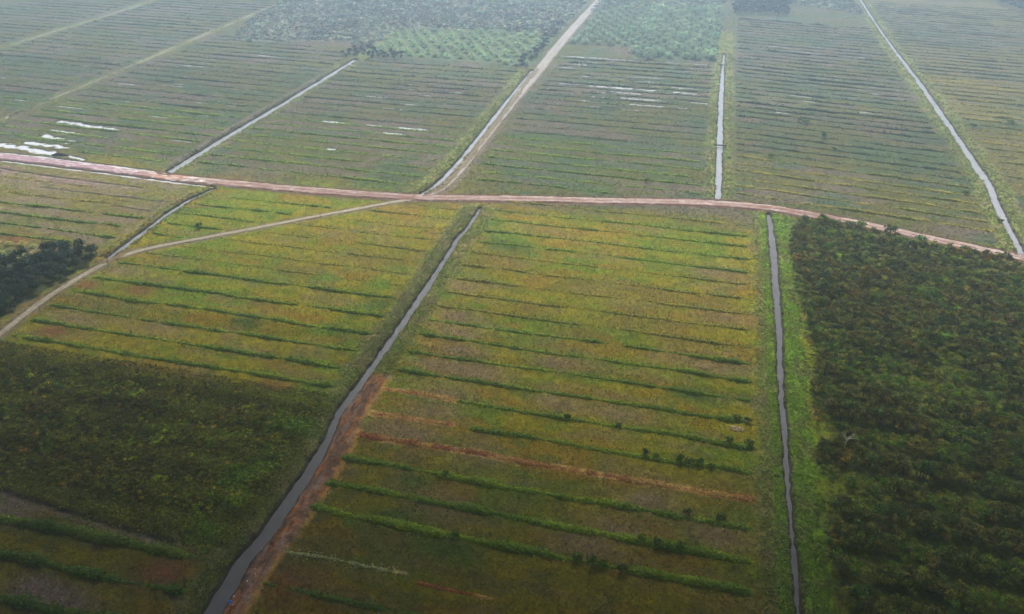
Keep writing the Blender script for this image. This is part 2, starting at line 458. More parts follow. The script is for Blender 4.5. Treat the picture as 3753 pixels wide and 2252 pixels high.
def height(x, y):
    h = (fbm(x / 9, y / 6, 5) - .5) * .35 + (fbm(x / 1.7, y / 1.3, 6, 2) - .5) * .12 + .12
    cd = canal_dist(x, y)
    h = h + .35 * np.exp(-((cd - 2.2) / 1.4) ** 2)                      # spoil banks
    h = np.where(cd < 1.0, np.minimum(h, -1.25 + 1.6 * sstep(-.9, .8, cd)), h)
    b = basin(x, y)
    h = h * (1 - b) - .38 * b
    return h


# ================================================================== ground sheet
def axis(segs):
    out = []
    for a, b, s in segs:
        out.append(np.arange(a, b, s))
    return np.concatenate(out)


xs = [(-4000, -700, 330.), (-700, -560, 14.), (-560, -330, 3.0), (-330, -300, 1.5)]
cur = -300.0
for cx in (-319,):
    pass
for cx, hwid in ((-204, 4), (-180, 4), (-96, 5), (-74, 5), (9, 4), (27.5, 4), (108.5, 5)):
    xs.append((cur, cx - hwid, 1.1)); xs.append((cx - hwid, cx + hwid, 0.33)); cur = cx + hwid
xs += [(cur, 270, 1.3), (270, 500, 12.), (500, 4001, 350.)]
ys = [(-400, 40, 40.), (40, 64, 3.), (64, 245, 0.62), (245, 285, .42), (285, 480, 0.7), (480, 660, 1.1), (660, 860, 2.5), (860, 1100, 20.), (1100, 6001, 350.)]
X = axis(xs); Y = axis(ys)
gx, gy = np.meshgrid(X, Y)
gx = gx.ravel(); gy = gy.ravel()
gz = height(gx, gy)


def surface_col(x, y):
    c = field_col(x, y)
    v = verge_mask(x, y)
    nv = fbm(x / 4, y / 4, 101)
    vc = mix(np.broadcast_to(np.array([0.11, 0.13, 0.028]), x.shape + (3,)), [0.15, 0.135, 0.05], sstep(.45, .65, nv))
    vc = mix(vc, [0.095, 0.18, 0.008], ((x > 24) & (x < 42) & (y < 272)) * sstep(.3, .55, nv) * .9)
    vc = vc * (1 - .35 * sstep(150, 90, y))[..., None] * 1.35  # foreground dimming put into the verge colour as well
    c = mix(c, vc, v * .85)
    for poly, col_, w in ((FOREST, (0.075, 0.09, 0.012), .85), (THICKET, (0.13, 0.135, 0.008), .7), (GROVE, (0.04, 0.05, 0.02), .9), (SCRUB, (0.16, 0.17, 0.13), .8), (PALM1, (0.09, 0.13, 0.06), .7), (PALM2, (0.07, 0.10, 0.05), .8)):
        c = mix(c, col_, inpoly(x, y, poly) * w)
    for y0_, xa_, xb_, sd_ in ((127.3, -68.5, 20.5, 1016), (144.3, -68.5, -49, 1100), (135.2, -68.5, -47, 1101)):
        cyo = y0_ + (fbm(x / 14, x * 0 + sd_, 401, 3) - .5) * 1.3
        w_ = sstep(1.25, .6, np.abs(y - cyo) + (fbm(x / 1.2, y / 1.2, 141) - .5) * .7) * (x > xa_) * (x < xb_)
        oc = mix(np.broadcast_to(np.array([0.33, 0.15, 0.05]), x.shape + (3,)), [0.50, 0.30, 0.10], sstep(.45, .6, fbm(x / 5, y / 2, 143)))
        c = mix(c, oc, w_ * .9)
    # strip of bare peat spoil on the right bank of the near left canal
    d = x - L1X(y)
    e = (fbm(x / 1.5, y / 3.5, 111) - .5) * 2.0
    bare = sstep(.5, 1.2, d + e * .3) * sstep(7.4, 6.2, d + e * .8 + np.where(y < 112, 0.3, 0.0)) * sstep(152, 148, y + e) * (y > 40)
    bc = mix(np.broadcast_to(np.array([0.135, 0.072, 0.045]), x.shape + (3,)), [0.25, 0.10, 0.035], sstep(.42, .62, fbm(x / .9, y / 3.2, 113)))
    bc = mix(bc, [0.21, 0.14, 0.115], sstep(.52, .68, fbm(x / .8, y / 5, 117)) * .8)
    bc = mix(bc, [0.05, 0.032, 0.02], sstep(.60, .7, fbm(x / .7, y / 2.4, 119)) * .8)
    bc = mix(bc, [0.38, 0.20, 0.045], sstep(5.4, 6.4, d + e * .5) * .8)
    c = mix(c, bc, bare)
    # bare strip left of the far left canal
    d = x - np.interp(y, [257, 300, 350, 404, 437], [-204, -204, -202.6, -202.2, -202])
    bare2 = sstep(-6.6, -5.4, d + e * .4) * sstep(-1.2, -2.0, d) * sstep(258, 262, y) * sstep(415, 390, y)
    c = mix(c, mix(np.broadcast_to(np.array([0.14, 0.11, 0.095]), x.shape + (3,)), [.09, .085, .05], sstep(.45, .6, nv)), bare2 * .85)
    # spoil left of the middle canal
    d = x + 74.4
    bare3 = sstep(-6.5, -4.5, d + e) * sstep(-1, -2.2, d + e * .5) * (y > 150) * (y < 250)
    c = mix(c, mix(np.broadcast_to(np.array([0.12, 0.085, 0.05]), x.shape + (3,)), [.08, .10, .03], sstep(.45, .6, fbm(x / 2, y / 2, 131))), bare3 * .45)
    for pts, w_ in (([(-318.4, 296), (-319.4, 338), (-321, 400), (-323, 466), (-326, 560)], .55), ([(-426, 400), (-424, 500), (-428, 600)], .6)):
        pd = pl_dist_box(x, y, pts, 6)
        c = mix(c, [0.30, 0.28, 0.23], sstep(w_ + .6, w_, pd + e * .12) * .8 * sstep(.25, .5, fbm(x / 6, y / 9, 151)))
    # cut trenches: two dark lines with pale spoil on the left plot and one at the foot of the thicket
    for (pts, wd, cdark, cpale) in (([(-320, 245.6), (-272.8, 244.1), (-250, 242.0), (-221, 240.9), (-205, 240.5)], .5, (.035, .025, .018), (.30, .22, .19)),
                                    ([(-243, 231.8), (-211.6, 231.0), (-187, 231.0)], .35, (.03, .03, .015), None),
                                    ([(-205, 223.6), (-188, 222.4)], .4, (.04, .025, .015), (.22, .15, .1)),
                                    ([(-135, 92.9), (-118, 91.2), (-104, 89.9), (-90, 88.9)], .5, (.02, .014, .009), (.16, .12, .10)),
                                    ([(-150, 100.6), (-131, 99.2), (-118, 98.2)], .3, (.02, .014, .009), None)):
        dd = pl_dist_box(x, y, pts, 5)
        c = mix(c, cdark, sstep(wd + .25, wd - .1, dd + (nv - .5) * .5))
        if cpale is not None:
            d2 = pl_dist_box(x, y - 0, [(a, b - 1.15) for a, b in pts], 5)
            c = mix(c, cpale, sstep(.75, .2, d2 + (nv - .5)) * .6)
    cd = canal_dist(x, y)
    c = mix(c, [0.05, 0.04, 0.03], sstep(.9, .2, cd))
    b = basin(x, y)
    c = mix(c, [0.10, 0.085, 0.07], sstep(.02, .5, b))
    # verge soil of the red road, darkened with painted edge shadow
    rd = np.abs(y - road_y(x) + e * .5)
    c = mix(c, [0.10, 0.055, 0.04], sstep(5.2, 3.4, rd) * .85 * ((x > -430) & (x < 220)))
    for pts, w in ((PATH, 2.4), (TRACK, 3.4)):
        pd = pl_dist_box(x, y, pts, 9)
        c = mix(c, [0.16, 0.115, 0.085], sstep(w + .6, w - .6, pd + e * .4) * .7)
    return c


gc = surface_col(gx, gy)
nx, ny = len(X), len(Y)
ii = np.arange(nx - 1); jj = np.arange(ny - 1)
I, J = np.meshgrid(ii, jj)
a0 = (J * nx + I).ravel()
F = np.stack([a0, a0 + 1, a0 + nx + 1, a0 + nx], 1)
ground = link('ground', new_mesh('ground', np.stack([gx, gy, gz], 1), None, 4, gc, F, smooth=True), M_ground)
tag(ground, kind='structure', label='wide flat farmland of grass, moss and bare peat')
del gx, gy, gz, gc, F, a0


# ================================================================== water sheets
def ribbon(pts, hw, z, step=2.0):
    P = np.array(pts, float)
    seg = np.hypot(*np.diff(P, axis=0).T); s = np.concatenate([[0], np.cumsum(seg)])
    t = np.linspace(0, s[-1], max(2, int(s[-1] / step)))
    px = np.interp(t, s, P[:, 0]); py = np.interp(t, s, P[:, 1])
    tx = np.gradient(px); ty = np.gradient(py); n = np.hypot(tx, ty)
    nx_, ny_ = -ty / n, tx / n
    V = np.empty((len(t) * 2, 3))
    V[0::2] = np.stack([px + nx_ * hw, py + ny_ * hw, np.full_like(px, z)], 1)
    V[1::2] = np.stack([px - nx_ * hw, py - ny_ * hw, np.full_like(px, z)], 1)
    k = np.arange(len(t) - 1) * 2
    F = np.stack([k, k + 1, k + 3, k + 2], 1)
    return V, F


CANLAB = ['narrow silvery canal leading away from the red road in the left fields', 'pale canal beside the straight sandy track', 'straight pale canal crossed by two log bridges, upper centre',
          'long pale canal meeting the red road at the right edge', 'grey canal beside the strip of bare peat', 'grey canal along the dense plantation', 'short crooked canal between the red road and the curved path',
          'short glint of water in the weedy ditch at the left edge']
for (pts, hw, k), lab in zip(CAN, CANLAB):
    V, Fc = ribbon(pts, hw + .9, -.42)
    o = link('canal_water', new_mesh('canal_water', V, None, 4, None, Fc), {'n': M_water, 'f': M_waterfar, 'm': M_waterfar}[k])
    tag(o, lab, kind='structure')
for x0, y0, x1, y1, hw in PUD:
    V, Fc = ribbon([(x0 - 2, y0), (x1 + 2, y1)], hw * 1.5 + 1.3, -.19)
    tag(link('flood_water', new_mesh('flood_water', V, None, 4, None, Fc), M_puddle), kind='structure')
for pts, hw in DITCH:
    V, Fc = ribbon(pts, hw + .7, -.19)
    tag(link('ditch_water', new_mesh('ditch_water', V, None, 4, None, Fc), M_puddle), kind='structure')


# ================================================================== road, path and track
def roadway(name, pts, hw, z0, colf, seed, nacross=13, step=.8, wf=None):
    P = np.array(pts, float)
    seg = np.hypot(*np.diff(P, axis=0).T); s = np.concatenate([[0], np.cumsum(seg)])
    t = np.arange(0, s[-1], step)
    k = np.ones(9) / 9
    px = np.interp(t, s, P[:, 0]); py = np.interp(t, s, P[:, 1])
    pad = 12
    kk = np.ones(2 * pad + 1) / (2 * pad + 1)
    px = np.convolve(np.pad(px, pad, mode='reflect', reflect_type='odd'), kk, 'valid')
    py = np.convolve(np.pad(py, pad, mode='reflect', reflect_type='odd'), kk, 'valid')
    tx = np.gradient(px); ty = np.gradient(py); n = np.hypot(tx, ty)
    nx_, ny_ = -ty / n, tx / n
    u = np.linspace(-1, 1, nacross)
    T, U = np.meshgrid(t, u, indexing='ij')
    wl_ = hw * (1 + .22 * (fbm(t / 4, t * 0, seed) - .5) * 2); wr_ = hw * (1 + .22 * (fbm(t / 4, t * 0 + 9, seed + 3) - .5) * 2)
    W = np.where(U > 0, wl_[:, None], wr_[:, None])
    off = U * W * (wf(T) if wf else 1)
    VX = px[:, None] + nx_[:, None] * off; VY = py[:, None] + ny_[:, None] * off
    crown = z0 * sstep(1.0, .72, np.abs(U)) - .25 * sstep(.86, 1.0, np.abs(U))
    rut = -.07 * np.exp(-((np.abs(U) - .36) / .09) ** 2)
    VZ = crown + rut + (fbm(VX / .9, VY / .9, seed + 5, 3) - .5) * .16 + .1
    C = colf(T, U, VX, VY)
    na = nacross; nt_ = len(t)
    I, J = np.meshgrid(np.arange(na - 1), np.arange(nt_ - 1))
    a = (J * na + I).ravel()
    F = np.stack([a, a + 1, a + na + 1, a + na], 1)
    o = link(name, new_mesh(name, np.stack([VX, VY, VZ], -1).reshape(-1, 3), None, 4, C.reshape(-1, 3), F, smooth=True), M_road)
    return tag(o, kind='structure')


def red_col(T, U, x, y):
    c = np.broadcast_to(np.array([0.235, 0.142, 0.122]), x.shape + (3,)).copy()
    c = mix(c, [0.20, 0.095, 0.075], sstep(.47, .58, fbm(T / 6, U * 2.6, 201)) * .9)
    c = mix(c, [0.15, 0.075, 0.06], np.exp(-(U / .13) ** 2) * .7)
    c = mix(c, [0.42, 0.32, 0.29], np.exp(-((np.abs(U) - .36) / .13) ** 2) * sstep(.35, .6, fbm(T / 14, U, 203)) * .9)
    c = mix(c, [0.62, 0.55, 0.48], np.exp(-((U - .72) / .10) ** 2) * sstep(.42, .56, fbm(T / 10, U * 0, 207)) * .9)
    c = mix(c, [0.20, 0.10, 0.08], sstep(.78, .92, np.abs(U)) * .75)
    c = mix(c, [0.30, 0.19, 0.23], sstep(-195, -230, x) * .8)
    c = mix(c, [0.42, 0.22, 0.15], np.exp(-((x + 201) / 9) ** 2) * .7)
    c = mix(c, [0.60, 0.55, 0.55], sstep(.62, .70, fbm(T / 3.0, U * 5, 211, 2)) * (.35 + .55 * (x < -185)))
    return c


def pale_col(seed, base, alt):
    def f(T, U, x, y):
        c = np.broadcast_to(np.array(base), x.shape + (3,)).copy()
        c = mix(c, alt, sstep(.45, .65, fbm(T / 8, U * 2, seed)) * .7)
        c = mix(c, [0.16, 0.14, 0.07], np.exp(-(U / .16) ** 2) * sstep(.5, .65, fbm(T / 6, U, seed + 2)) * .6)
        c = mix(c, [0.17, 0.13, 0.08], sstep(.75, .95, np.abs(U)) * .8)
        return c
    return f


o = roadway('red_dirt_road', ROAD, 2.9, .35, red_col, 301)
o['label'] = 'reddish laterite road running across the whole view'
o = roadway('dirt_path', PATH, 1.15, .18, pale_col(311, (0.32, 0.28, 0.21), (0.25, 0.175, 0.13)), 321, nacross=9)
o['label'] = 'pale narrow curved path joining the red road on the left'
o = roadway('sandy_track', TRACK, 1.3, .22, pale_col(331, (0.30, 0.275, 0.26), (0.24, 0.21, 0.20)), 341, nacross=13, wf=lambda t: np.interp(t, [0, 70, 110, 160, 225, 500], [1, 1, 1.6, 2.2, 2.5, 2.3]))
o['label'] = 'pale sandy track running straight from the red road to the top edge'

# ================================================================== leafy geometry
def clumps(P, size, N=None, jitter=.6, rg=rng, flat=.0, tri=False):
    """one small bent leaf-clump quad at every point"""
    n = len(P)
    if N is None:
        N = rg.normal(size=(n, 3)); N[:, 2] = np.abs(N[:, 2]) + flat
    else:
        N = N + rg.normal(size=(n, 3)) * jitter
    N /= np.linalg.norm(N, axis=1, keepdims=True) + 1e-9
    A = rg.normal(size=(n, 3)); A -= N * (A * N).sum(1, keepdims=True); A /= np.linalg.norm(A, axis=1, keepdims=True) + 1e-9
    B = np.cross(N, A)
    s = np.broadcast_to(size, (n,)) * rg.uniform(.6, 1.35, n)
    s = s[:, None]
    r = rg.uniform(.5, 1.2, (n, 4, 1))
    V = np.stack([P + A * s * r[:, 0], P + B * s * r[:, 1] * .75, P - A * s * r[:, 2], P - B * s * r[:, 3] * .75], 1)
    return V.reshape(-1, 3)


def rep(c, k):
    return np.repeat(c, k, axis=0)


def jitcol(c, amt=.25, rg=rng):
    n = len(c)
    v = np.exp(rg.normal(0, amt, (n, 1)))
    h = 1 + rg.normal(0, amt * .3, (n, 3))
    return np.clip(c * v * h, 0.004, 1)


# ---------------------------------------------------------------- planted ridges
def make_row(y0, x0, x1, slope, w, h, dens, leaf, seed, style='green', gap=.0, smile=0.0, xref=None):
    L = x1 - x0
    if L < 3: return None
    rg = np.random.default_rng(seed)
    xr = x0 if xref is None else xref
    def cy(x):
        return y0 + slope * (x - xr) + (fbm(x / 14, x * 0 + seed, 401, 3) - .5) * 1.3
    def prof(x):
        a = fbm(x / 7, x * 0 + seed * 3.1, 403, 3)
        b = fbm(x / 2.3, x * 0 + seed * 1.7, 405, 2)
        k = np.clip(.35 + 1.3 * (a - .25) + .7 * (b - .5), .12, 1.5)
        if gap > 0:
            k = k * (.22 + .78 * sstep(gap - .06, gap + .08, fbm(x / 9, x * 0 + seed * 5.3, 407, 3)))
        if smile > 0:
            t = (x - x0) / L
            k = k * (1 - smile + 1.9 * smile * np.abs(2 * t - 1) ** 1.5)
        k = k * sstep(0, 2.5, x - x0) ** .5 * sstep(0, 2.5, x1 - x) ** .5
        return k
    # inner body: a lumpy low bank
    st = max(.8, leaf * 2.2)
    xs_ = np.arange(x0, x1 + st, st)
    na = 7
    u = np.linspace(-1, 1, na)
    XX, U = np.meshgrid(xs_, u, indexing='ij')
    K = prof(xs_)[:, None]
    off = U * w * .5 * np.clip(K, .25, 1.4) ** .6
    YY = cy(xs_)[:, None] + off + (vnoise(XX / .9, U * 3, seed) - .5) * .3
    ZZ = -.12 + (h * .8 * K) * np.cos(U * np.pi / 2) ** .8 * (.8 + .4 * vnoise(XX / 1.1, U * 2.2, seed + 9)) + .12
    ZZ[:, 0] = -.35; ZZ[:, -1] = -.35
    I, J = np.meshgrid(np.arange(na - 1), np.arange(len(xs_) - 1))
    a = (J * na + I).ravel()
    F1 = np.stack([a, a + 1, a + na + 1, a + na], 1)
    V1 = np.stack([XX, YY, ZZ], -1).reshape(-1, 3)
    # leaves
    n = int(L * dens)
    px = rg.uniform(x0, x1, n)
    kk = prof(px)
    keep = rg.uniform(0, 1, n) < np.clip(kk * 1.3, .1, 1)
    px = px[keep]; kk = kk[keep]; n = len(px)
    th = rg.uniform(-1.25, 1.25, n)
    rr = rg.uniform(.75, 1.12, n)
    py = cy(px) + np.sin(th) * w * .5 * kk ** .6 * rr
    pz = np.maximum(np.cos(th) * h * kk * rr, .05)
    sk = rg.uniform(size=n) < .28
    py = np.where(sk, cy(px) + rg.normal(0, w * .62, n), py)
    pz = np.where(sk, rg.uniform(.06, .26, n), pz)
    Nn = np.stack([np.zeros(n), np.sin(th) * .7, np.cos(th) + .6], 1)
    V2 = clumps(np.stack([px, py, pz], 1), leaf, Nn, .45, rg)
    base = {'green': [0.105, 0.165, 0.008], 'dark': [0.072, 0.115, 0.012], 'olive': [0.175, 0.165, 0.02], 'orange': [0.26, 0.13, 0.035], 'pale': [0.13, 0.14, 0.06],
            'bright': [0.11, 0.16, 0.014], 'straw': [0.26, 0.25, 0.11], 'far': [0.074, 0.090, 0.046]}[style]
    base = np.array(base) * 1.55
    def rc(x, y):
        c = field_col(x, y)
        mixf = .78 if style not in ('orange', 'straw') else .95
        c = c * (1 - mixf) + base * mixf
        nz = fbm(x / 9, x * 0 + seed * 2.3, 411, 3)
        if style == 'orange':
            c = mix(c, [0.32, 0.11, 0.04], sstep(.45, .6, nz)); c = mix(c, [0.55, 0.36, 0.11], sstep(.5, .4, nz) * .6)
        else:
            c = mix(c, base * [.6, .72, .7], sstep(.5, .68, nz) * .6)
            c = mix(c, base * [1.5, 1.3, 1.2], sstep(.48, .34, nz) * .6)
        return c
    C1 = rc(V1[:, 0], V1[:, 1])
    C2 = jitcol(rc(px, py), .22, rg)
    F2 = np.arange(len(V2)).reshape(-1, 4) + len(V1)
    V = np.concatenate([V1, V2]); C = np.concatenate([C1, rep(C2, 4)]); Fa = np.concatenate([F1, F2])
    # origin at the start of the row
    o0 = np.array([x0, float(cy(np.array([x0]))[0]), 0])
    me = new_mesh('planted_ridge', V - o0, None, 4, C, Fa)
    o = link('planted_ridge', me, M_leaf)
    o.location = o0
    return o


def ordinal(n):
    w = ['first', 'second', 'third', 'fourth', 'fifth', 'sixth', 'seventh', 'eighth', 'ninth', 'tenth', 'eleventh', 'twelfth', 'thirteenth', 'fourteenth', 'fifteenth', 'sixteenth',
         'seventeenth', 'eighteenth', 'nineteenth', 'twentieth']
    if n <= 20: return w[n - 1]
    t = {2: 'twenty', 3: 'thirty', 4: 'forty', 5: 'fifty', 6: 'sixty'}[n // 10]
    tt = {2: 'twentieth', 3: 'thirtieth', 4: 'fortieth', 5: 'fiftieth', 6: 'sixtieth'}[n // 10]
    return tt if n % 10 == 0 else t + '-' + w[n % 10 - 1]


STYLEWORD = {'green': 'green leafy', 'dark': 'dark green bushy', 'olive': 'thin olive', 'orange': 'orange bare peat', 'pale': 'pale leafy', 'bright': 'bright green leafy', 'straw': 'pale straw-coloured', 'far': 'hazy grey-green'}
# field between the two near canals, from the red road towards the viewer
LF2 = [(261.5, 'olive'), (253, 'green'), (245, 'green'), (236, 'bright'), (227.5, 'green'), (219.5, 'olive'), (210.5, 'olive'), (202, 'olive'), (193.4, 'olive'), (185.2, 'olive'), (177.3, 'green'),
       (169.6, 'green'), (161.5, 'green'), (152.8, 'green'), (144, 'green'), (135.3, 'green'), (127.3, 'orange'), (119, 'green'), (111, 'green'), (103.5, 'green'), (92.3, 'straw'), (84.5, 'dark'), (76.5, 'green')]
for i, (y, stl) in enumerate(LF2):
    near = y < 182
    xa, xb = -68.5, 20.5
    lab = '%s ridge, %s below the red road between the two near canals' % (STYLEWORD[stl], ordinal(i + 1))
    grp = 'ridges of the field between the near canals'
    w, h = (2.1, .85) if near else (1.9, .6)
    if y < 125: w, h = 2.3, .95
    gp = .24 if 186 < y < 232 else (.12 if y > 160 else 0)
    if y == 144: xa = -50
    if y == 135.3: xa = -44
    if y == 92.3: xb = -42; w, h = 1.1, .5
    if y == 127.3: w, h = 2.2, .42
    if y in (84.5,): w, h = 1.9, .7
    o = make_row(y, xa, xb, .0, w, h, 64 if near else 36, .23 if near else .28, 1000 + i, stl, gap=gp, smile=.25 if y > 130 else .0)
    tag(o, lab, 'planted ridge', grp)
for j, (y, a, b, stl, w, h, what) in enumerate([(144.3, -68.5, -49, 'orange', 1.8, .3, 'short orange ridge nearest the upper end of the peat strip'), (135.2, -68.5, -47, 'orange', 1.8, .3, 'short reddish ridge just below the short orange one'),
                                                (88.6, -42, -24, 'orange', .9, .3, 'short brown bank continuing the pale straw-coloured ridge')]):
    o = make_row(y if j < 2 else 91.2, a, b, 0 if j < 2 else -.05, w, h, 40, .2, 1100 + j, 'orange')
    tag(o, what, 'planted ridge', 'ridges of the field between the near canals')


def path_x(y):
    return np.interp(y, [p[1] for p in PATH], [p[0] for p in PATH])


LF1 = [(250, 'olive'), (242, 'olive'), (233, 'olive'), (225, 'olive'), (217, 'olive'), (209, 'olive'), (201, 'olive'), (194, 'olive'), (186, 'green'), (176, 'green'), (167, 'green'), (158.3, 'green'), (150.4, 'green'), (142.5, 'green')]
for i, (y, stl) in enumerate(LF1):
    xa = float(path_x(y)) + 3.0; xb = -80.0
    if xb - xa < 6: continue
    near = y < 190
    o = make_row(y, xa, xb, .0, 2.1 if near else 1.6, .85 if near else .45, 42 if near else 26, .27, 1200 + i, stl, gap=.16 if near else .3)
    tag(o, '%s ridge, %s below the red road, between curved path and canal' % (STYLEWORD[stl], ordinal(i + 1)), 'planted ridge', 'ridges between the curved path and the canal')
for i, (y, xa, xb) in enumerate([(240.5, -178, -126), (232, -178.5, -137), (223.6, -178.5, -146), (215.2, -178, -155), (207, -178, -164)]):
    o = make_row(y, xa, xb, 0, 1.9, .7, 34, .27, 1250 + i, 'green', gap=.3)
    tag(o, 'green ridge, %s from the red road in the wedge between crooked canal and path' % ordinal(i + 1), 'planted ridge', 'ridges of the wedge between crooked canal and path')
for i, (y, w, h, lab) in enumerate([(85.6, 3.0, 1.7, 'thick dark green hedge-like ridge just below the thicket, bottom left'), (77.6, 3.1, 1.9, 'thick dark green ridge second from the bottom left corner'),
                                    (69.2, 3.0, 1.6, 'dark green ridge cut by the bottom left corner')]):
    o = make_row(y, -160, -80.5, .015, w, h, 95, .27, 1300 + i, 'dark', gap=0)
    tag(o, lab, 'planted ridge', 'ridges in the bottom left corner')
# left plots between the red road and the dark grove
LF0 = [(216.5, -330, -186, 'green', 1.8, .8), (208.9, -330, -190, 'green', 1.8, .8), (201.2, -330, -186, 'green', 1.8, .9), (194.4, -330, -198, 'green', 1.8, .9), (224.6, -330, -205, 'olive', 1.2, .35), (237, -330, -222, 'olive', 1.2, .3)]
for i, (y, xa, xb, stl, w, h) in enumerate(sorted(LF0, key=lambda r: -r[0])):
    o = make_row(y, xa, xb, .0, w * 1.15, h * 1.1, 26, .32, 1400 + i, stl, gap=.25)
    tag(o, '%s ridge, %s below the red road, left of the crooked canal' % (STYLEWORD[stl], ordinal(i + 1)), 'planted ridge', 'ridges of the plot left of the crooked canal')

UP = [
    # name of field, x0, x1, y start, spacing, y end, slope, top limit function, reference x
    ('between silvery canal and sandy track', -199.5, -103, 267.6, 8.35, 440, -.02, None, -103),
    ('between sandy track and log-bridge canal', -86, 3.5, 277.5, 8.35, 474, -.02, None, 0),
    ('between log-bridge canal and right canal', 14.5, 103, 289.5, 7.95, 612, -.15, None, 15),
    ('right of the long right canal', 118, 300, 268.0, 7.95, 700, -.13, None, 118),
    ('between weedy ditch and silvery canal', -314, -209, 266.0, 8.35, 470, -.05, None, -209),
    ('left of the weedy ditch', -421, -325, 316.0, 8.35, 600, -.05, None, -325),
    ('in the top left corner', -520, -433, 400.0, 8.35, 620, -.05, None, -433),
]
for fi, (fname, xa0, xb0, ys0, sp, ye, slp, _, xref) in enumerate(UP):
    k = 0; y = ys0
    rr = np.random.default_rng(50 + fi)
    while y < ye and k < 49:
        xa, xb = xa0, xb0
        if fi == 3: xa = xa0 - 3 * sstep(400, 500, np.array(y)).item() * 2
        if fi == 4:
            # scrub takes over the upper right part
            if y > 452: xb = min(xb, -222 - (y - 452) * 3)
            if y < 272: xa, xb = -255, -212
        if fi == 3:
            ymaxx = 206 + (724 - y) * .12
            xb = min(xb, 300)
        # follow what the picture can show
        xt = np.linspace(xa, xb, 60)
        vis = in_view(xt, y + slp * (xt - xref), 14)
        rdok = (y + slp * (xt - xref)) > road_y(xt) + 7.5
        ok = vis & rdok
        if ok.sum() > 6:
            xs_ok = xt[ok]
            xa2, xb2 = float(xs_ok.min()), float(xs_ok.max())
            far = y > 380
            stl = 'far' if y > 330 else ('green' if fi != 3 else 'olive')
            if fi == 3: stl = 'olive' if y < 480 else 'far'
            if fi == 2 and y < 330: stl = 'olive'
            h_ = (1.1 if fi in (2, 3) else .95) * rr.uniform(.6, 1.15)
            o = make_row(y, xa2, xb2, slp, 2.6 if far else 2.3, h_ * (1.05 if far else .9), 9 if far else 15, .5 if far else .38, 2000 + fi * 100 + k, stl, gap=.22 if fi < 2 else .12, xref=xref)
            if o is not None:
                k += 1
                tag(o, '%s ridge, %s beyond the red road, %s' % (STYLEWORD[stl], ordinal(k), fname), 'planted ridge', 'ridges of the field ' + fname)
        y += sp * rr.uniform(.93, 1.07)


# ---------------------------------------------------------------- grass
def excluded(x, y):
    m = canal_dist(x, y) < .35
    m |= basin(x, y) > .25
    m |= np.abs(y - road_y(x)) < 2.9
    m |= pl_dist_box(x, y, PATH, 6) < 1.2
    m |= (pl_dist_box(x, y, TRACK, 6) < np.where(y > 390, 3.2, 1.4))
    return m


def grass(n, ymin, ymax, size, hgt, seed, xlim=(-560, 300)):
    rg = np.random.default_rng(seed)
    y = rg.uniform(ymin, ymax, n * 2)
    w0 = (xlim[1] - xlim[0])
    x = rg.uniform(*xlim, n * 2)
    k = in_view(x, y, 14)
    x, y = x[k][:n], y[k][:n]
    k = ~excluded(x, y)
    for poly in (GROVE, PALM1, SCRUB):
        k &= ~(inpoly(x, y, poly) & (rg.uniform(size=len(x)) < .7))
    d = x - L1X(y)
    k &= ~((d > 0) & (d < 7) & (y < 150) & (rg.uniform(size=len(x)) < .93))
    # patchy cover
    k &= rg.uniform(size=len(x)) < .35 + 1.1 * fbm(x / 3, y / 2, 501)
    x, y = x[k], y[k]
    z = height(x, y)
    n = len(x)
    v = verge_mask(x, y)
    s = size * rg.uniform(.6, 1.4, n) * (1 + .5 * v); hh = hgt * .72 * rg.uniform(.5, 1.4, n) * (1 + .4 * v)
    c = surface_col(x, y)
    c = jitcol(c * 1.22, .30, rg)
    bl = rg.uniform(size=n) < .05
    c[bl] = c[bl] * 1.7
    Vs = []
    for q in range(3):
        a = rg.uniform(0, 2 * np.pi, n)
        dx, dy = np.cos(a), np.sin(a)
        le = rg.uniform(.5, 1.2, n)
        b1 = np.stack([x - dy * s * .3, y + dx * s * .3, z - .04], 1)
        b2 = np.stack([x + dy * s * .3, y - dx * s * .3, z - .04], 1)
        tp = np.stack([x + dx * s * le, y + dy * s * le, z + hh], 1)
        Vs.append(np.stack([b1, b2, tp], 1))
    V = np.concatenate(Vs, 1).reshape(-1, 3)
    return V, rep(c, 9)


parts = [grass(170000, 62, 165, .34, .17, 601, (-200, 150)), grass(150000, 160, 262, .45, .19, 602, (-310, 200)), grass(120000, 262, 400, .65, .26, 603, (-420, 220)), grass(90000, 395, 720, 1.0, .32, 604, (-560, 300))]
V = np.concatenate([p[0] for p in parts]); C = np.concatenate([p[1] for p in parts])
tag(link('grass', new_mesh('grass', V, None, 3, C), M_grass), 'low tufts of grass, fern and moss covering the fields', 'grass', kind='stuff')
del parts, V, C


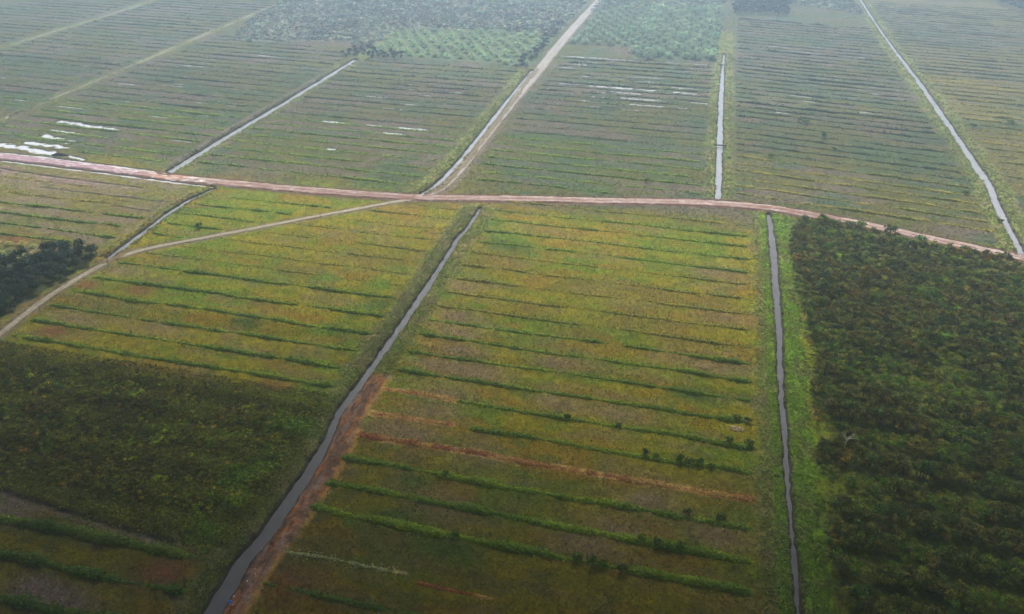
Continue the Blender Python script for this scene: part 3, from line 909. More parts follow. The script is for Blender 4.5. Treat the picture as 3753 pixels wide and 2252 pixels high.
# ---------------------------------------------------------------- weeds of the canal banks
def weeds():
    rg = np.random.default_rng(611)
    P = []; Cc = []; S = []
    for i, (pts, hw, k) in enumerate(CAN[:7]):
        A = np.array(pts); seg = np.hypot(*np.diff(A, axis=0).T); s = np.concatenate([[0], np.cumsum(seg)])
        near = i in (4, 5)
        n = int(s[-1] * (24 if near else 7))
        t = rg.uniform(0, s[-1], n)
        cx = np.interp(t, s, A[:, 0]); cy_ = np.interp(t, s, A[:, 1])
        lo, hi = [(1.2, 3.5), (1.2, 5), (1.2, 5), (1.3, 6), (1.2, 6.0), (.9, 6.0), (.8, 3.5)][i]
        side = rg.choice([-1, 1], n)
        off = hw * .85 + lo * .1 + (hi - hw) * rg.uniform(0, 1, n) ** 1.3
        if i == 1: side = np.where(cy_ > 262, -1, side)
        x = cx + side * off; y = cy_ + rg.uniform(-.5, .5, n)
        d = x - L1X(y)
        k1 = ~excluded(x, y) & in_view(x, y, 10) & ~((d > 0) & (d < 7.5) & (y < 149))
        k1 &= rg.uniform(size=n) < (.15 + 1.5 * sstep(.38, .62, fbm(x / 3.2, y / 4, 621)))
        x, y = x[k1], y[k1]
        n = len(x)
        hgt = (.1 + .75 * fbm(x / 2.4, y / 2.4, 623)) * (1.0 if near else .9)
        q = 5
        xx = np.repeat(x, q) + rg.normal(0, .28, n * q); yy = np.repeat(y, q) + rg.normal(0, .28, n * q)
        zz = height(xx, yy) + np.repeat(hgt, q) * rg.uniform(.15, 1, n * q)
        c = surface_col(xx, yy)
        gr = np.array([0.16, 0.19, 0.035]) * (1 - .3 * sstep(150, 90, yy))[:, None]  # weed green carries the same painted foreground dimming
        if i == 5:
            br = ((xx > 28) & True)[:, None]
            gr = np.where(br, np.array([0.13, 0.22, 0.010]) * (1 - .3 * sstep(150, 90, yy))[:, None], gr)  # painted foreground dimming here too
        c = (c * .6 + gr * .4) * 1.3
        P.append(np.stack([xx, yy, zz], 1)); Cc.append(jitcol(c, .28, rg)); S.append(np.full(n * q, .2 if near else .34))
    P = np.concatenate(P); Cc = np.concatenate(Cc); S = np.concatenate(S)
    V = clumps(P, S, None, rg=rg, flat=1.4)
    tag(link('bank_weeds', new_mesh('bank_weeds', V, None, 4, rep(Cc, 4)), M_leaf), 'knee-high weeds tangled along the canal banks', 'weeds', kind='stuff')


weeds()


# ================================================================== trees and shrubs
def tube(pts, rad, seg=6):
    P = np.array(pts, float); n = len(P)
    T = np.gradient(P, axis=0); T /= np.linalg.norm(T, axis=1, keepdims=True) + 1e-9
    ref = np.array([.31, .95, .08])
    A = np.cross(T, ref); A /= np.linalg.norm(A, axis=1, keepdims=True) + 1e-9
    B = np.cross(T, A)
    an = np.arange(seg) / seg * 2 * np.pi
    r = np.array(rad)[:, None, None]
    V = P[:, None] + r * (A[:, None] * np.cos(an)[None, :, None] + B[:, None] * np.sin(an)[None, :, None])
    V = V.reshape(-1, 3)
    F = []
    for i in range(n - 1):
        for k in range(seg):
            F.append((i * seg + k, i * seg + (k + 1) % seg, (i + 1) * seg + (k + 1) % seg, (i + 1) * seg + k))
    return V, np.array(F)


def join(parts_):
    V = []; F = []; o = 0
    for v, f in parts_:
        V.append(v); F.append(f + o); o += len(v)
    return np.concatenate(V), np.concatenate(F)


def crown_pts(rg, n, h, r, zc, lobes=7):
    """leaf positions gathered round several limbs' ends, gaps in between"""
    L = rg.normal(size=(lobes, 3)); L /= np.linalg.norm(L, axis=1, keepdims=True)
    L *= rg.uniform(.35, .8, (lobes, 1)); L[:, 2] = np.abs(L[:, 2]) * .9 - .15
    L = L * [r, r, h * .5]
    i = rg.integers(0, lobes, n)
    D = rg.normal(size=(n, 3)); D /= np.linalg.norm(D, axis=1, keepdims=True)
    rr = rg.uniform(.55, 1.05, (n, 1))
    lr = (rg.uniform(.38, .62, lobes) * (1 if lobes < 10 else .72))[i][:, None]
    P = L[i] + D * rr * lr * [r, r, h * .36]
    P[:, 2] += zc
    return P, D, L, i


def tree_proto(seed, H, r, n, leaf, col, lobes=7):
    rg = np.random.default_rng(seed)
    zc = H * .6
    P, D, L, li = crown_pts(rg, n, H * .85, r, zc, lobes)
    P[:, 2] = np.maximum(P[:, 2], .12)
    V = clumps(P, leaf, D + [0, 0, .4], .5, rg)
    lobe_v = np.exp(rg.normal(0, .3 if lobes < 10 else .2, L.shape[0]))[li][:, None]
    C = jitcol(np.array(col)[None] * lobe_v * np.ones((n, 1)), .24, rg)
    cme = new_mesh('crown', V, None, 4, rep(C, 4), None)
    ps = [tube([(0, 0, -.3), (.03, .02, H * .25), (.05, -.04, H * .5), (.02, 0, H * .72)], [r * .07, r * .055, r * .04, r * .015])]
    for l in L[:4]:
        e = l * .8 + [0, 0, zc]
        ps.append(tube([(.04, 0, H * .3), (e[0] * .5, e[1] * .5, (H * .3 + e[2]) * .5 + .1), tuple(e)], [r * .04, r * .025, r * .01], 5))
    tv, tf = join(ps)
    tme = new_mesh('trunk', tv, None, 4, None, tf, smooth=True)
    tme.materials.append(M_bark)
    cme.materials.append(M_leafv)
    return dict(c=cme, t=tme, V=V, C=rep(C, 4))


def put_tree(name, proto, x, y, s, rz, label, cat, group, z=0.0):
    r = empty(name, (x, y, z), rz)
    r.scale = (s, s, s)
    link('trunk', proto['t'], None, r)
    link('crown', proto['c'], None, r)
    tag(r, label, cat, group)
    return r


def merge_copies(protos, idx, X_, Y_, S_, RZ, tint, name, label, cat, mat=None):
    Vs = []; Cs = []
    for k, pr in enumerate(protos):
        m = np.where(idx == k)[0]
        if not len(m): continue
        V0 = pr['V']; nV = len(V0)
        c, s = np.cos(RZ[m])[:, None], np.sin(RZ[m])[:, None]
        sc_ = S_[m][:, None]
        vx = (V0[None, :, 0] * c - V0[None, :, 1] * s) * sc_ + X_[m][:, None]
        vy = (V0[None, :, 0] * s + V0[None, :, 1] * c) * sc_ + Y_[m][:, None]
        vz = V0[None, :, 2] * sc_
        vz = np.broadcast_to(vz, vx.shape)
        Vs.append(np.stack([vx, vy, vz], -1).reshape(-1, 3))
        Cs.append((pr['C'][None] * tint[m][:, None, :]).reshape(-1, 3))
    V = np.concatenate(Vs); C = np.concatenate(Cs)
    o = link(name, new_mesh(name, V, None, 4, C), mat or M_leaf)
    return tag(o, label, cat, kind='stuff')


def scatter(poly, d, seed, jit=.35, margin=16, rowmod=None):
    rg = np.random.default_rng(seed)
    xs_ = [p[0] for p in poly]; ys_ = [p[1] for p in poly]
    a, b = np.meshgrid(np.arange(min(xs_), max(xs_), d), np.arange(min(ys_), max(ys_), d * .87))
    a = a + (np.arange(a.shape[0]) % 2)[:, None] * d * .5
    x = a.ravel() + rg.normal(0, d * jit, a.size); y = b.ravel() + rg.normal(0, d * jit, a.size)
    k = inpoly(x, y, poly) & in_view(x, y, margin)
    return x[k], y[k], rg


def tint_field(x, y, rg, seed, pal):
    """patches of kinds of bush: palette entries are multipliers"""
    n = len(x)
    a = fbm(x / 11, y / 7, seed); b = fbm(x / 7, y / 6, seed + 9)
    t = np.ones((n, 3)) * pal[0]
    t = mix(t, pal[1], sstep(.45, .6, a))
    t = mix(t, pal[2], sstep(.55, .7, b))
    return t * np.exp(rg.normal(0, .34, (n, 1)))


# dense plantation to the right of the near right canal
FC = (0.140, 0.140, 0.018)
forest_protos = [tree_proto(700 + i, H, r, 175, .19, c, lobes=13) for i, (H, r, c) in enumerate([(3.2, 1.25, FC), (3.7, 1.4, (0.125, 0.14, 0.02)), (2.9, 1.25, (0.175, 0.140, 0.022)), (3.9, 1.3, (0.085, 0.125, 0.022)),
                                                                                      (2.8, 1.25, (0.16, 0.19, 0.018)), (3.4, 1.45, (0.120, 0.110, 0.020))])]
x, y, rg = scatter(FOREST, 1.3, 711)
k = y < road_y(x) - 6.5
x, y = x[k], y[k]
rowp = np.cos((y + .10 * (x - 35)) * 2 * np.pi / 8.1)
keep = (rg.uniform(size=len(x)) < .8 + .6 * rowp) & (pl_dist(x, y, [(40.1, 149.2), (40.2, 149.3)]) > 2.0)
low = sstep(.5, .64, fbm(x / 10, y / 6, 721)) * (y < 200)
x, y, rowp, low = x[keep], y[keep], rowp[keep], low[keep]
s = (.82 + .26 * rowp + rg.normal(0, .17, len(x))) * (1 - .35 * low)
idx = rg.integers(0, 6, len(x)); rz = rg.uniform(0, 6.28, len(x))
dist = np.hypot(np.hypot(x + 0, y), CAMH) / s
vis = in_view(x, y, -1)
order = np.argsort(dist + np.where(vis, 0, 1e5))
ind = np.zeros(len(x), bool); ind[order[:300]] = True
PALF = [np.array([1, 1, 1.]), np.array([1.2, .95, .95]), np.array([1.1, 1.4, .9])]
tint = tint_field(x, y, rg, 731, PALF)
tint = mix(tint, [1.3, 2.2, .8], low * .6)
for i in np.where(ind)[0]:
    kk = int(idx[i])
    if tint[i, 1] > 1.35: kk = 4
    put_tree('young_tree', forest_protos[kk], float(x[i]), float(y[i]), float(s[i]), float(rz[i]), 'bushy young tree standing in the near part of the dense dark plantation', 'tree', 'near trees of the dense plantation')
m = ~ind
merge_copies(forest_protos, idx[m], x[m], y[m], s[m], rz[m], tint[m], 'plantation_trees', 'dense dark mass of young trees filling the plantation below the red road', 'trees')

# thicket in the left foreground: ferns and shrubs grown together
th_protos = [tree_proto(760 + i, H, r, 150, .25, c) for i, (H, r, c) in enumerate([(1.4, 1.3, (0.14, 0.16, 0.012)), (1.2, 1.5, (0.20, 0.205, 0.012)), (1.6, 1.3, (0.10, 0.125, 0.012)), (1.1, 1.3, (0.18, 0.14, 0.02))])]
x, y, rg = scatter(THICKET, 1.3, 771)
nn = fbm(x / 5, y / 3, 773)
ed = np.minimum(np.minimum(sstep(137.5, 128, y), sstep(-78, -84, x)), sstep(93, 99, y - np.clip((-131 - x) * .0, 0, 1)))
rw = .5 + .5 * np.cos((y - 142.5) * 2 * np.pi / 8.2)
keep = rg.uniform(size=len(x)) < (.05 + 1.5 * sstep(.3, .6, nn)) * (.35 + .65 * ed)
x, y, ed, rw = x[keep], y[keep], ed[keep], rw[keep]
s = (.30 + .75 * fbm(x / 6, y / 4, 775) + .25 * rw + rg.normal(0, .1, len(x))) * (.6 + .4 * ed) * .85
idx = rg.integers(0, 4, len(x)); rz = rg.uniform(0, 6.28, len(x))
tint = tint_field(x, y, rg, 781, [np.array([1, 1, 1.]), np.array([1.1, .85, .9]), np.array([1.3, 1.5, .9])])
gr = sstep(-96, -82, x) * sstep(.35, .6, fbm(x / 6, y / 6, 785))
tint = mix(tint, [1.3, 2.2, .9], gr * .75)
dk = sstep(.5, .62, fbm(x / 9, y / 5, 787)) * sstep(-105, -125, x)
tint = tint * (1 - .3 * dk)[:, None]
_rg = np.random.default_rng(1201)
ey = _rg.uniform(84, 262, 150); ex = np.interp(ey, [60, 103, 117, 126, 135.8, 140, 151.5, 168, 185, 220, 268], [37, 35.4, 34, 34, 39, 34.5, 38, 34.5, 36.6, 34, 36.6]) - np.abs(_rg.normal(0, 1.6, 150))
merge_copies(forest_protos, _rg.integers(0, 6, 150), ex, ey, _rg.uniform(.25, .62, 150), _rg.uniform(0, 6.28, 150), np.ones((150, 3)) * [1.15, 1.45, .9], 'edge_shrubs', 'small green shrubs spilling from the plantation into the bright weedy strip', 'shrubs')

# fern layer filling the thicket and the margins of the plantation
def fern_layer(poly, n, seed, size, hmax, ca, cb, name, label, pad):
    rg = np.random.default_rng(seed)
    xs_ = [p[0] for p in poly]; ys_ = [p[1] for p in poly]
    x = rg.uniform(max(min(xs_), -215) - pad, min(max(xs_), 150) + pad, n); y = rg.uniform(min(ys_) - pad, max(ys_) + pad, n)
    cx, cy_ = np.mean(np.clip(xs_, -215, 150)), np.mean(ys_)
    jx, jy = x + rg.normal(0, pad * .8, n), y + rg.normal(0, pad, n) * np.where(y > 125, 2.6, 1) + (fbm(x / 12, y / 9, seed + 21) - .5) * 12 * (y > 118)
    k = inpoly(jx, jy, poly) & in_view(x, y, 12) & ~excluded(x, y) & (rg.uniform(size=n) < .25 + 1.3 * fbm(x / 2.5, y / 2, seed)) & (y < road_y(x) - 5)
    k &= ~((x - L1X(y) > 0) & (x < -60))
    x, y = x[k], y[k]; n = len(x)
    q = fbm(x / 7, y / 4, seed + 3)
    z = height(x, y) + hmax * rg.uniform(.1, 1, n) * (.65 + .5 * np.cos((y - 142.5) * 2 * np.pi / 8.2)) * (.3 + 1.4 * fbm(x / 3, y / 2.2, seed + 5))
    c = mix(np.broadcast_to(np.array(ca), (n, 3)), cb, sstep(.4, .62, q))
    c = mix(c, [0.11, 0.20, 0.008], sstep(-100, -82, x) * (x < 0) * sstep(.35, .6, fbm(x / 6, y / 6, 785)) * .7)
    c = c * (1 - .45 * sstep(.47, .6, fbm(x / 10, y / 4, seed + 11)) * sstep(-100, -122, x))[:, None]
    c = c * (.72 + .55 * (.5 + .5 * np.cos((y - 142.5) * 2 * np.pi / 8.2)))[:, None]
    V = clumps(np.stack([x, y, z], 1), size, None, rg=rg, flat=1.0)
    return V, rep(jitcol(c, .24, rg), 4)


Vt, Ct = fern_layer(THICKET, 190000, 791, .27, .75, (0.115, 0.115, 0.010), (0.16, 0.165, 0.010), '', '', 1.8)
tag(link('ferns', new_mesh('ferns', Vt, None, 4, Ct), M_leaf), 'low ferns carpeting the ground between the shrubs of the left foreground', 'ferns', kind='stuff')
merge_copies(th_protos, idx, x, y, s, rz, tint, 'thicket', 'tangled thicket of ferns and shrubs in the left foreground', 'thicket')

# dark grove at the left edge, below the short canal
gp = [tree_proto(800 + i, H, r, 300, .34, c) for i, (H, r, c) in enumerate([(5.2, 2.5, (0.030, 0.052, 0.026)), (6.0, 2.7, (0.026, 0.046, 0.026)), (4.4, 2.4, (0.040, 0.062, 0.028))])]
x, y, rg = scatter(GROVE, 3.3, 811, .25, 14)
k = ~inpoly(x, y, PALEPALMS)
x, y = x[k], y[k]
for i in range(len(x)):
    e = min(1.0, max(.45, (-182.5 - x[i]) / 7))
    put_tree('broadleaf_tree', gp[int(rg.integers(0, 3))], float(x[i]), float(y[i]), float(rg.uniform(.7, 1.05) * (.7 + .3 * e)), float(rg.uniform(0, 6.28)),
             'dark green broad-crowned tree in the grove left of the curved path', 'tree', 'trees of the dark grove at the left edge')


# ---------------------------------------------------------------- palms
def palm_proto(seed, rad, nf, col, th):
    rg = np.random.default_rng(seed)
    Vq = []; Cq = []
    for f in range(nf):
        a = f * 2.399 + rg.uniform(-.2, .2)
        el = R(72 - 66 * (f / nf) ** .8 + rg.uniform(-6, 6))
        L = rad * rg.uniform(.85, 1.12)
        ns = 6
        t = np.linspace(0, 1, ns + 1)
        rr = L * (np.cos(el) * t + .22 * np.sin(el) * t ** 2)
        zz = th + L * (np.sin(el) * t - .62 * t ** 2 * (.6 + .6 * np.cos(el)))
        w = rad * .20 * np.sin(np.pi * (t * .86 + .1)) ** .6
        dx, dy = math.cos(a), math.sin(a)
        P = np.stack([rr * dx, rr * dy, zz], 1)
        side = np.array([-dy, dx, 0])
        col_ = np.array(col) * math.exp(rg.normal(0, .18)) * (1 + .25 * math.sin(el))
        for sd_ in (-1, 1):
            Q = P + side * w[:, None] * sd_; Q[:, 2] -= w * .35
            for i in range(ns):
                g = rg.uniform(.75, 1.1)
                # each leaflet bunch is a separate slanting blade, the gap to the next shows through
                p0 = P[i]; p1 = P[i] * .35 + P[i + 1] * .65
                q1 = Q[i + 1] + (Q[i + 1] - P[i + 1]) * (g - 1); q0 = Q[i] * .45 + Q[i + 1] * .55
                Vq.append([p0, p1, q1, q0]); Cq.append(col_)
    V = np.array(Vq).reshape(-1, 3); C = rep(jitcol(np.array(Cq), .12, rg), 4)
    cme = new_mesh('fronds', V, None, 4, C); cme.materials.append(M_leafv)
    tv, tf = tube([(0, 0, -.3), (0, 0, th * .5), (0, 0, th + .1)], [.35, .3, .22], 7)
    tme = new_mesh('trunk', tv, None, 4, None, tf); tme.materials.append(M_bark)
    return dict(c=cme, t=tme, V=V, C=C)


def put_palm(pr, x, y, s, rz, label, group):
    r = empty('oil_palm', (x, y, 0), rz)
    r.scale = (s, s, s)
    link('trunk', pr['t'], None, r); link('fronds', pr['c'], None, r)
    return tag(r, label, 'palm', group)


pp_pale = [palm_proto(850 + i, 3.6, 20, (0.22, 0.30, 0.14), .8) for i in range(3)]
pp_tall = [palm_proto(860 + i, 4.3, 22, (0.20, 0.28, 0.16), 2.4) for i in range(3)]
pp_yel = [palm_proto(870 + i, 2.2, 16, (0.40, 0.38, 0.09), .6) for i in range(2)]
x, y, rg = scatter(PALM1, 8.0, 881, .10, 4)
for i in range(len(x)):
    put_palm(pp_pale[i % 3], float(x[i]), float(y[i]), float(rg.uniform(.8, 1.15)), float(rg.uniform(0, 6.28)), 'pale young palm in the far plot left of the sandy track', 'palms of the plot left of the sandy track')
n1 = len(x)
x, y, rg = scatter(PALM2, 8.3, 883, .08, 4)
for i in range(len(x)):
    put_palm(pp_tall[i % 3], float(x[i]), float(y[i]), float(rg.uniform(.8, 1.1)) * (.8 if x[i] < -50 else 1), float(rg.uniform(0, 6.28)), 'taller palm in the far plot right of the sandy track', 'palms of the plot right of the sandy track')
print('PALMS', n1, len(x))
x, y, rg = scatter(PALEPALMS, 4.6, 885, .18, 8)
for i in range(len(x)):
    put_palm(pp_yel[i % 2], float(x[i]), float(y[i]), float(rg.uniform(.7, 1.1)), float(rg.uniform(0, 6.28)), 'small yellowish palm beside the dark grove at the left edge', 'small palms beside the dark grove')

# scrub and weeds of the far wild ground
sp_ = [tree_proto(900 + i, H, r, 46, .62, c) for i, (H, r, c) in enumerate([(2.0, 2.2, (0.17, 0.20, 0.17)), (2.6, 2.4, (0.145, 0.17, 0.16)), (1.6, 2.2, (0.22, 0.25, 0.18)), (2.3, 2.2, (0.21, 0.19, 0.18))])]  # leaf colours raised pale and bluish to stand in for far haze
x, y, rg = scatter(SCRUB, 3.7, 911, .35, 10)
k = ~inpoly(x, y, PALM1) & (x < -98)
x, y = x[k], y[k]
s = .3 + 1.2 * fbm(x / 14, y / 12, 913) + rg.normal(0, .12, len(x))
idx = rg.integers(0, 4, len(x))
merge_copies(sp_, idx, x, y, s, rg.uniform(0, 6.28, len(x)), tint_field(x, y, rg, 917, [np.array([1, 1, 1.]), np.array([1.2, 1.4, 1.1]), np.array([1.2, 1., 1.])]), 'scrub', 'hazy bluish scrub of bushes at the top left of centre', 'scrub')
x, y, rg = scatter([(-88, 605), (-60, 630), (4, 646), (8, 668), (52, 672), (104, 640), (104, 860), (-88, 860)], 4.2, 921, .35, 10)
idx = rg.integers(0, 4, len(x)); s = .6 + .7 * fbm(x / 14, y / 12, 923)
merge_copies(sp_, idx, x, y, s, rg.uniform(0, 6.28, len(x)), tint_field(x, y, rg, 927, [np.array([1, 1, 1.]), np.array([1.5, 1.7, 1.2]), np.array([1.0, 1.2, 1.])]), 'scrub', 'hazy green scrub beyond the tall palms, top centre', 'scrub')

# belts of dark trees
bt = [tree_proto(930 + i, H, r, 130, .6, c) for i, (H, r, c) in enumerate([(7.0, 3.0, (0.030, 0.042, 0.040)), (6.0, 3.0, (0.036, 0.045, 0.036)), (5.0, 2.8, (0.034, 0.05, 0.04))])]
for poly, d, lab, grp in ((TREEC, 5.2, 'dark tree in the short belt at the top end of the log-bridge canal', 'dark belt at the top centre'),
                                          ([(-107, 437), (-99.5, 437), (-99.5, 560), (-105, 560)], 4.6, 'dark tree lining the left side of the wide sandy track', 'trees lining the sandy track'),
                          ([(-214, 438), (-176, 440), (-176, 452), (-214, 462)], 4.6, 'dark tree at the far end of the silvery canal', 'trees at the end of the silvery canal')):
    x, y, rg = scatter(poly, d, 941, .25, 6)
    for i in range(len(x)):
        put_tree('broadleaf_tree', bt[i % 3], float(x[i]), float(y[i]), float(rg.uniform(.7, 1.1)) * (.62 if y[i] < 600 else 1), float(rg.uniform(0, 6.28)), lab, 'tree', grp)

x, y, rg = scatter(TREER, 5.4, 947, .3, 10)
idx = rg.integers(0, 3, len(x))
merge_copies(bt, idx, x, y, rg.uniform(.7, 1.1, len(x)), rg.uniform(0, 6.28, len(x)), np.exp(rg.normal(0, .2, (len(x), 1))) * np.ones((len(x), 3)), 'wood', 'dark hazy wood in the top right corner', 'wood')

# single bushes on and beside the ridges
bp_ = [tree_proto(960 + i, H, r, 170, .25, c) for i, (H, r, c) in enumerate([(1.9, 1.15, (0.08, 0.13, 0.015)), (1.6, 1.3, (0.09, 0.135, 0.015))])]
BUSH = [(-2.9, 135.8, 1.1), (-0.8, 135.5, .9), (4.3, 135.7, 1.2), (6.6, 135.4, 1.3), (8.8, 135.6, 1.1), (11.2, 135.2, .9), (-22.1, 144.2, .9), (-10, 144, .8), (14.9, 144.4, 1.1), (-1.3, 111.4, 1.0), (2.0, 110.6, 1.3), (4.0, 110.2, 1.0), (6.0, 110.6, 1.2),
        (-12.6, 103.4, 1.2), (-9.6, 102.9, 1.3), (-7.9, 103.1, 1.1), (-4.2, 102.9, 1.2), (-36.8, 103.4, .9), (-44, 119.2, .8), (16.6, 153.4, 1.1), (19.0, 152.9, 1.0), (19.4, 144.6, 1.2),
        (43.8, 381.5, 1.6), (46.5, 379.1, 2.0), (53.1, 360.6, 1.8), (12.6, 324.9, 1.0), (-18.3, 292.3, 1.2), (13.6, 120.4, 1.2), (7.0, 120.0, 1.0), (99.2, 308.8, 1.3), (105.0, 284.6, 1.3),
        (138.5, 401.8, 1.6), (120.4, 391.4, 1.5), (29.5, 331, 1.4), (56, 345, 1.3), (-145.5, 219.5, 0), (-164, 214.6, 1.4), (128, 335, 1.4), (136, 331, 1.5), (143, 352, 1.4)]
for i, (bx, by, bs) in enumerate(BUSH):
    if bs <= 0: continue
    if by < 200 and bx > -70: grp, lab = 'dark bushes on the near ridges', 'dark rounded bush growing on a ridge of the field between the near canals'
    elif by < 260: grp, lab = 'bushes beside the curved path', 'dark bush in the wedge between the crooked canal and the curved path'
    elif bx < 108: grp, lab = 'lone bushes in the right-hand far field', 'lone dark bush in the far field left of the right canal'
    else: grp, lab = 'bushes at the right edge', 'lone dark bush in the far field right of the right canal'
    put_tree('bush', bp_[i % 2], bx, by, bs * .8, i * 1.3, lab, 'bush', grp)
# shrubs leaning over the red road at the plantation's edge
for i, (bx, by, bs) in enumerate([(45.5, 271.2, 1.5), (57.5, 268.8, 1.7), (66.5, 265.8, 1.9), (75.5, 262.8, 1.5), (54.5, 269.3, 1.2), (88, 257.6, 1.5), (98, 254.2, 1.3)]):
    put_tree('bush', bp_[i % 2], bx, by, bs, i * 1.9, 'tall dark bush at the edge of the red road beside the plantation', 'bush', 'bushes between plantation and red road')

# ================================================================== small things
def box(x0, x1, y0, y1, z0, z1):
    V = np.array([(x, y, z) for z in (z0, z1) for y in (y0, y1) for x in (x0, x1)], float)
    F = np.array([(0, 2, 3, 1), (4, 5, 7, 6), (0, 1, 5, 4), (2, 6, 7, 3), (0, 4, 6, 2), (1, 3, 7, 5)])
    return V, F


def mesh_of(name, parts_, mat, parent=None, smooth=False):
    v, f = join(parts_)
    return link(name, new_mesh(name, v, None, 4, None, f, smooth=smooth), mat, parent)


for bx, by, lab, tilt in ((8.6, 339.8, 'dark log footbridge across the straight canal nearer the red road', .06), (7.4, 474.9, 'dark log footbridge across the straight canal beside the tall palms', -.03)):
    r = empty('log_bridge', (bx, by, 0.0), tilt)
    mesh_of('log', [tube([(-2.9, -.22, .42), (0, -.2, .36), (2.7, -.24, .44)], [.17, .16, .14], 8)], M_wood, r, True)
    mesh_of('log', [tube([(-2.7, .2, .42), (0, .22, .37), (2.8, .2, .43)], [.16, .15, .15], 8)], M_wood, r, True)
    mesh_of('post', [tube([(-2.4, -.5, -.9), (-2.4, -.5, 1.0)], [.08, .07], 6)], M_wood, r)
    mesh_of('post', [tube([(2.4, .5, -.9), (2.4, .5, .9)], [.08, .07], 6)], M_wood, r)
    mesh_of('deck_plank', [box(-1.9 + i * .55, -1.45 + i * .55, -.5, .5, .58, .63) for i in range(7)], M_wood, r)
    tag(r, lab, 'footbridge', 'log footbridges')
for i, (px, py, lab) in enumerate([(-176.6, 154.5, 'thin leaning marker post beside the path, lowest of the four'), (-176.0, 183.1, 'thin marker post where the crooked canal meets the path'),
                                   (-127.0, 232.4, 'thin marker post below the middle of the curved path'), (-91.0, 265.5, 'thin marker post at the start of the sandy track')]):
    r = empty('marker_post', (px, py, 0), i * 1.1)
    mesh_of('pole', [tube([(0, 0, -.3), (.04, .02, 1.1), (.1, .02, 2.3)], [.07, .06, .05], 7)], M_wood, r, True)
    mesh_of('crossbar', [box(-.26, .34, -.03, .03, 1.9, 1.98)], M_wood, r)
    tag(r, lab, 'post', 'marker posts along the paths')
# bleached dead tree
rg = np.random.default_rng(991)
r = empty('dead_tree', (40.1, 149.2, 0))
mesh_of('trunk', [tube([(0, 0, -.3), (.05, 0, 1.0), (.1, .05, 2.0), (-.05, .1, 3.0)], [.16, .13, .11, .07], 8)], M_dead, r, True)
for k in range(9):
    a = k * 2.4; L = rg.uniform(1.3, 2.1); z0 = rg.uniform(1.0, 2.7)
    p0 = np.array([.06, .03, z0]); d = np.array([math.cos(a), math.sin(a), rg.uniform(.5, 1.2)]); d /= np.linalg.norm(d)
    p1 = p0 + d * L * .5; p2 = p0 + d * L + [0, 0, .15]
    ps = [tube([p0, p1, p2], [.07, .05, .02], 6)]
    for q in range(4):
        b = a + rg.uniform(-1.1, 1.1)
        s0 = p0 + (p2 - p0) * rg.uniform(.4, .9)
        s1 = s0 + np.array([math.cos(b), math.sin(b), rg.uniform(.3, 1.0)]) * rg.uniform(.4, .8)
        ps.append(tube([s0, (s0 + s1) / 2 + .03, s1], [.035, .03, .012], 5))
    mesh_of('branch', ps, M_dead, r, True)
tag(r, 'leafless bleached pale tree at the edge of the dense plantation', 'dead tree')
# pale straw heap at the end of a ridge near the right canal
rg = np.random.default_rng(995)
P = rg.normal(size=(420, 3)) * [.75, .42, .14]; P[:, 2] = np.abs(P[:, 2]) + .1
o = link('straw_heap', new_mesh('straw_heap', clumps(P, .22, None, rg=rg), None, 4, jitcol(np.ones((1680, 3)) * [0.72, 0.58, 0.36], .1)), M_leaf)
o.location = (16.5, 149.6, 0)
tag(o, 'small pale heap of dry straw near the right end of a ridge', 'straw', kind='stuff')
# pale stones on the peat strip
for i, (sx, sy, ss, lab) in enumerate([(-70.9, 83.7, .13, 'brightest of the small pale stones, nearest the blue figure'), (-70.2, 85.5, .12, 'small pale stone on the peat strip just up from the brightest one'), (-72.4, 91.8, .12, 'small pale stone highest up the peat strip near the water'),
                                       (-70.9, 86.6, .08, 'smallest pale stone in the middle of the peat strip'), (-71.6, 80.2, .16, 'flat tan stone just behind the blue figure')]):
    rg = np.random.default_rng(1500 + i)
    an = np.linspace(0, 2 * np.pi, 9)[:-1]; el = np.linspace(-1.4, 1.4, 6)
    V = np.array([[math.cos(a) * math.cos(e) * ss * rg.uniform(.8, 1.2), math.sin(a) * math.cos(e) * ss * 1.2 * rg.uniform(.8, 1.2), math.sin(e) * ss * .7 + .25] for e in el for a in an])
    F = np.array([(j * 8 + k, j * 8 + (k + 1) % 8, (j + 1) * 8 + (k + 1) % 8, (j + 1) * 8 + k) for j in range(5) for k in range(8)])
    o = link('stone', new_mesh('stone', V, None, 4, None, F, smooth=True), M_stone)
    zz = float(height(np.array([sx]), np.array([sy]))[0])
    o.location = (sx, sy, zz - .18)
    tag(o, lab, 'stone', 'pale stones on the peat strip')

# ---------------------------------------------------------------- person
M_skin = material('skin', base=(0.36, 0.2, 0.13), rough=.6)
M_blue = material('blue_raincoat', base=(0.10, 0.28, 0.95), rough=.45, spec=.4, noise=[(9, .85, 1.15, 3)])
M_white = material('white_trousers', base=(0.72, 0.72, 0.70), rough=.8)
M_hair = material('dark_hair', base=(0.015, 0.012, 0.01), rough=.7)


def skinned(name, verts, edges, radii, mat, parent, root=0, lvl=2):
    me = bpy.data.meshes.new(name)
    me.from_pydata(verts, edges, [])
    o = link(name, me, mat, parent)
    sk = o.modifiers.new('Skin', 'SKIN')
    if not me.skin_vertices:
        bpy.context.view_layer.objects.active = o
    for i, rr in enumerate(radii):
        sv = me.skin_vertices[0].data[i]
        sv.radius = rr if isinstance(rr, tuple) else (rr, rr)
        sv.use_root = (i == root)
    ss_ = o.modifiers.new('Subsurf', 'SUBSURF'); ss_.levels = lvl; ss_.render_levels = lvl
    return o


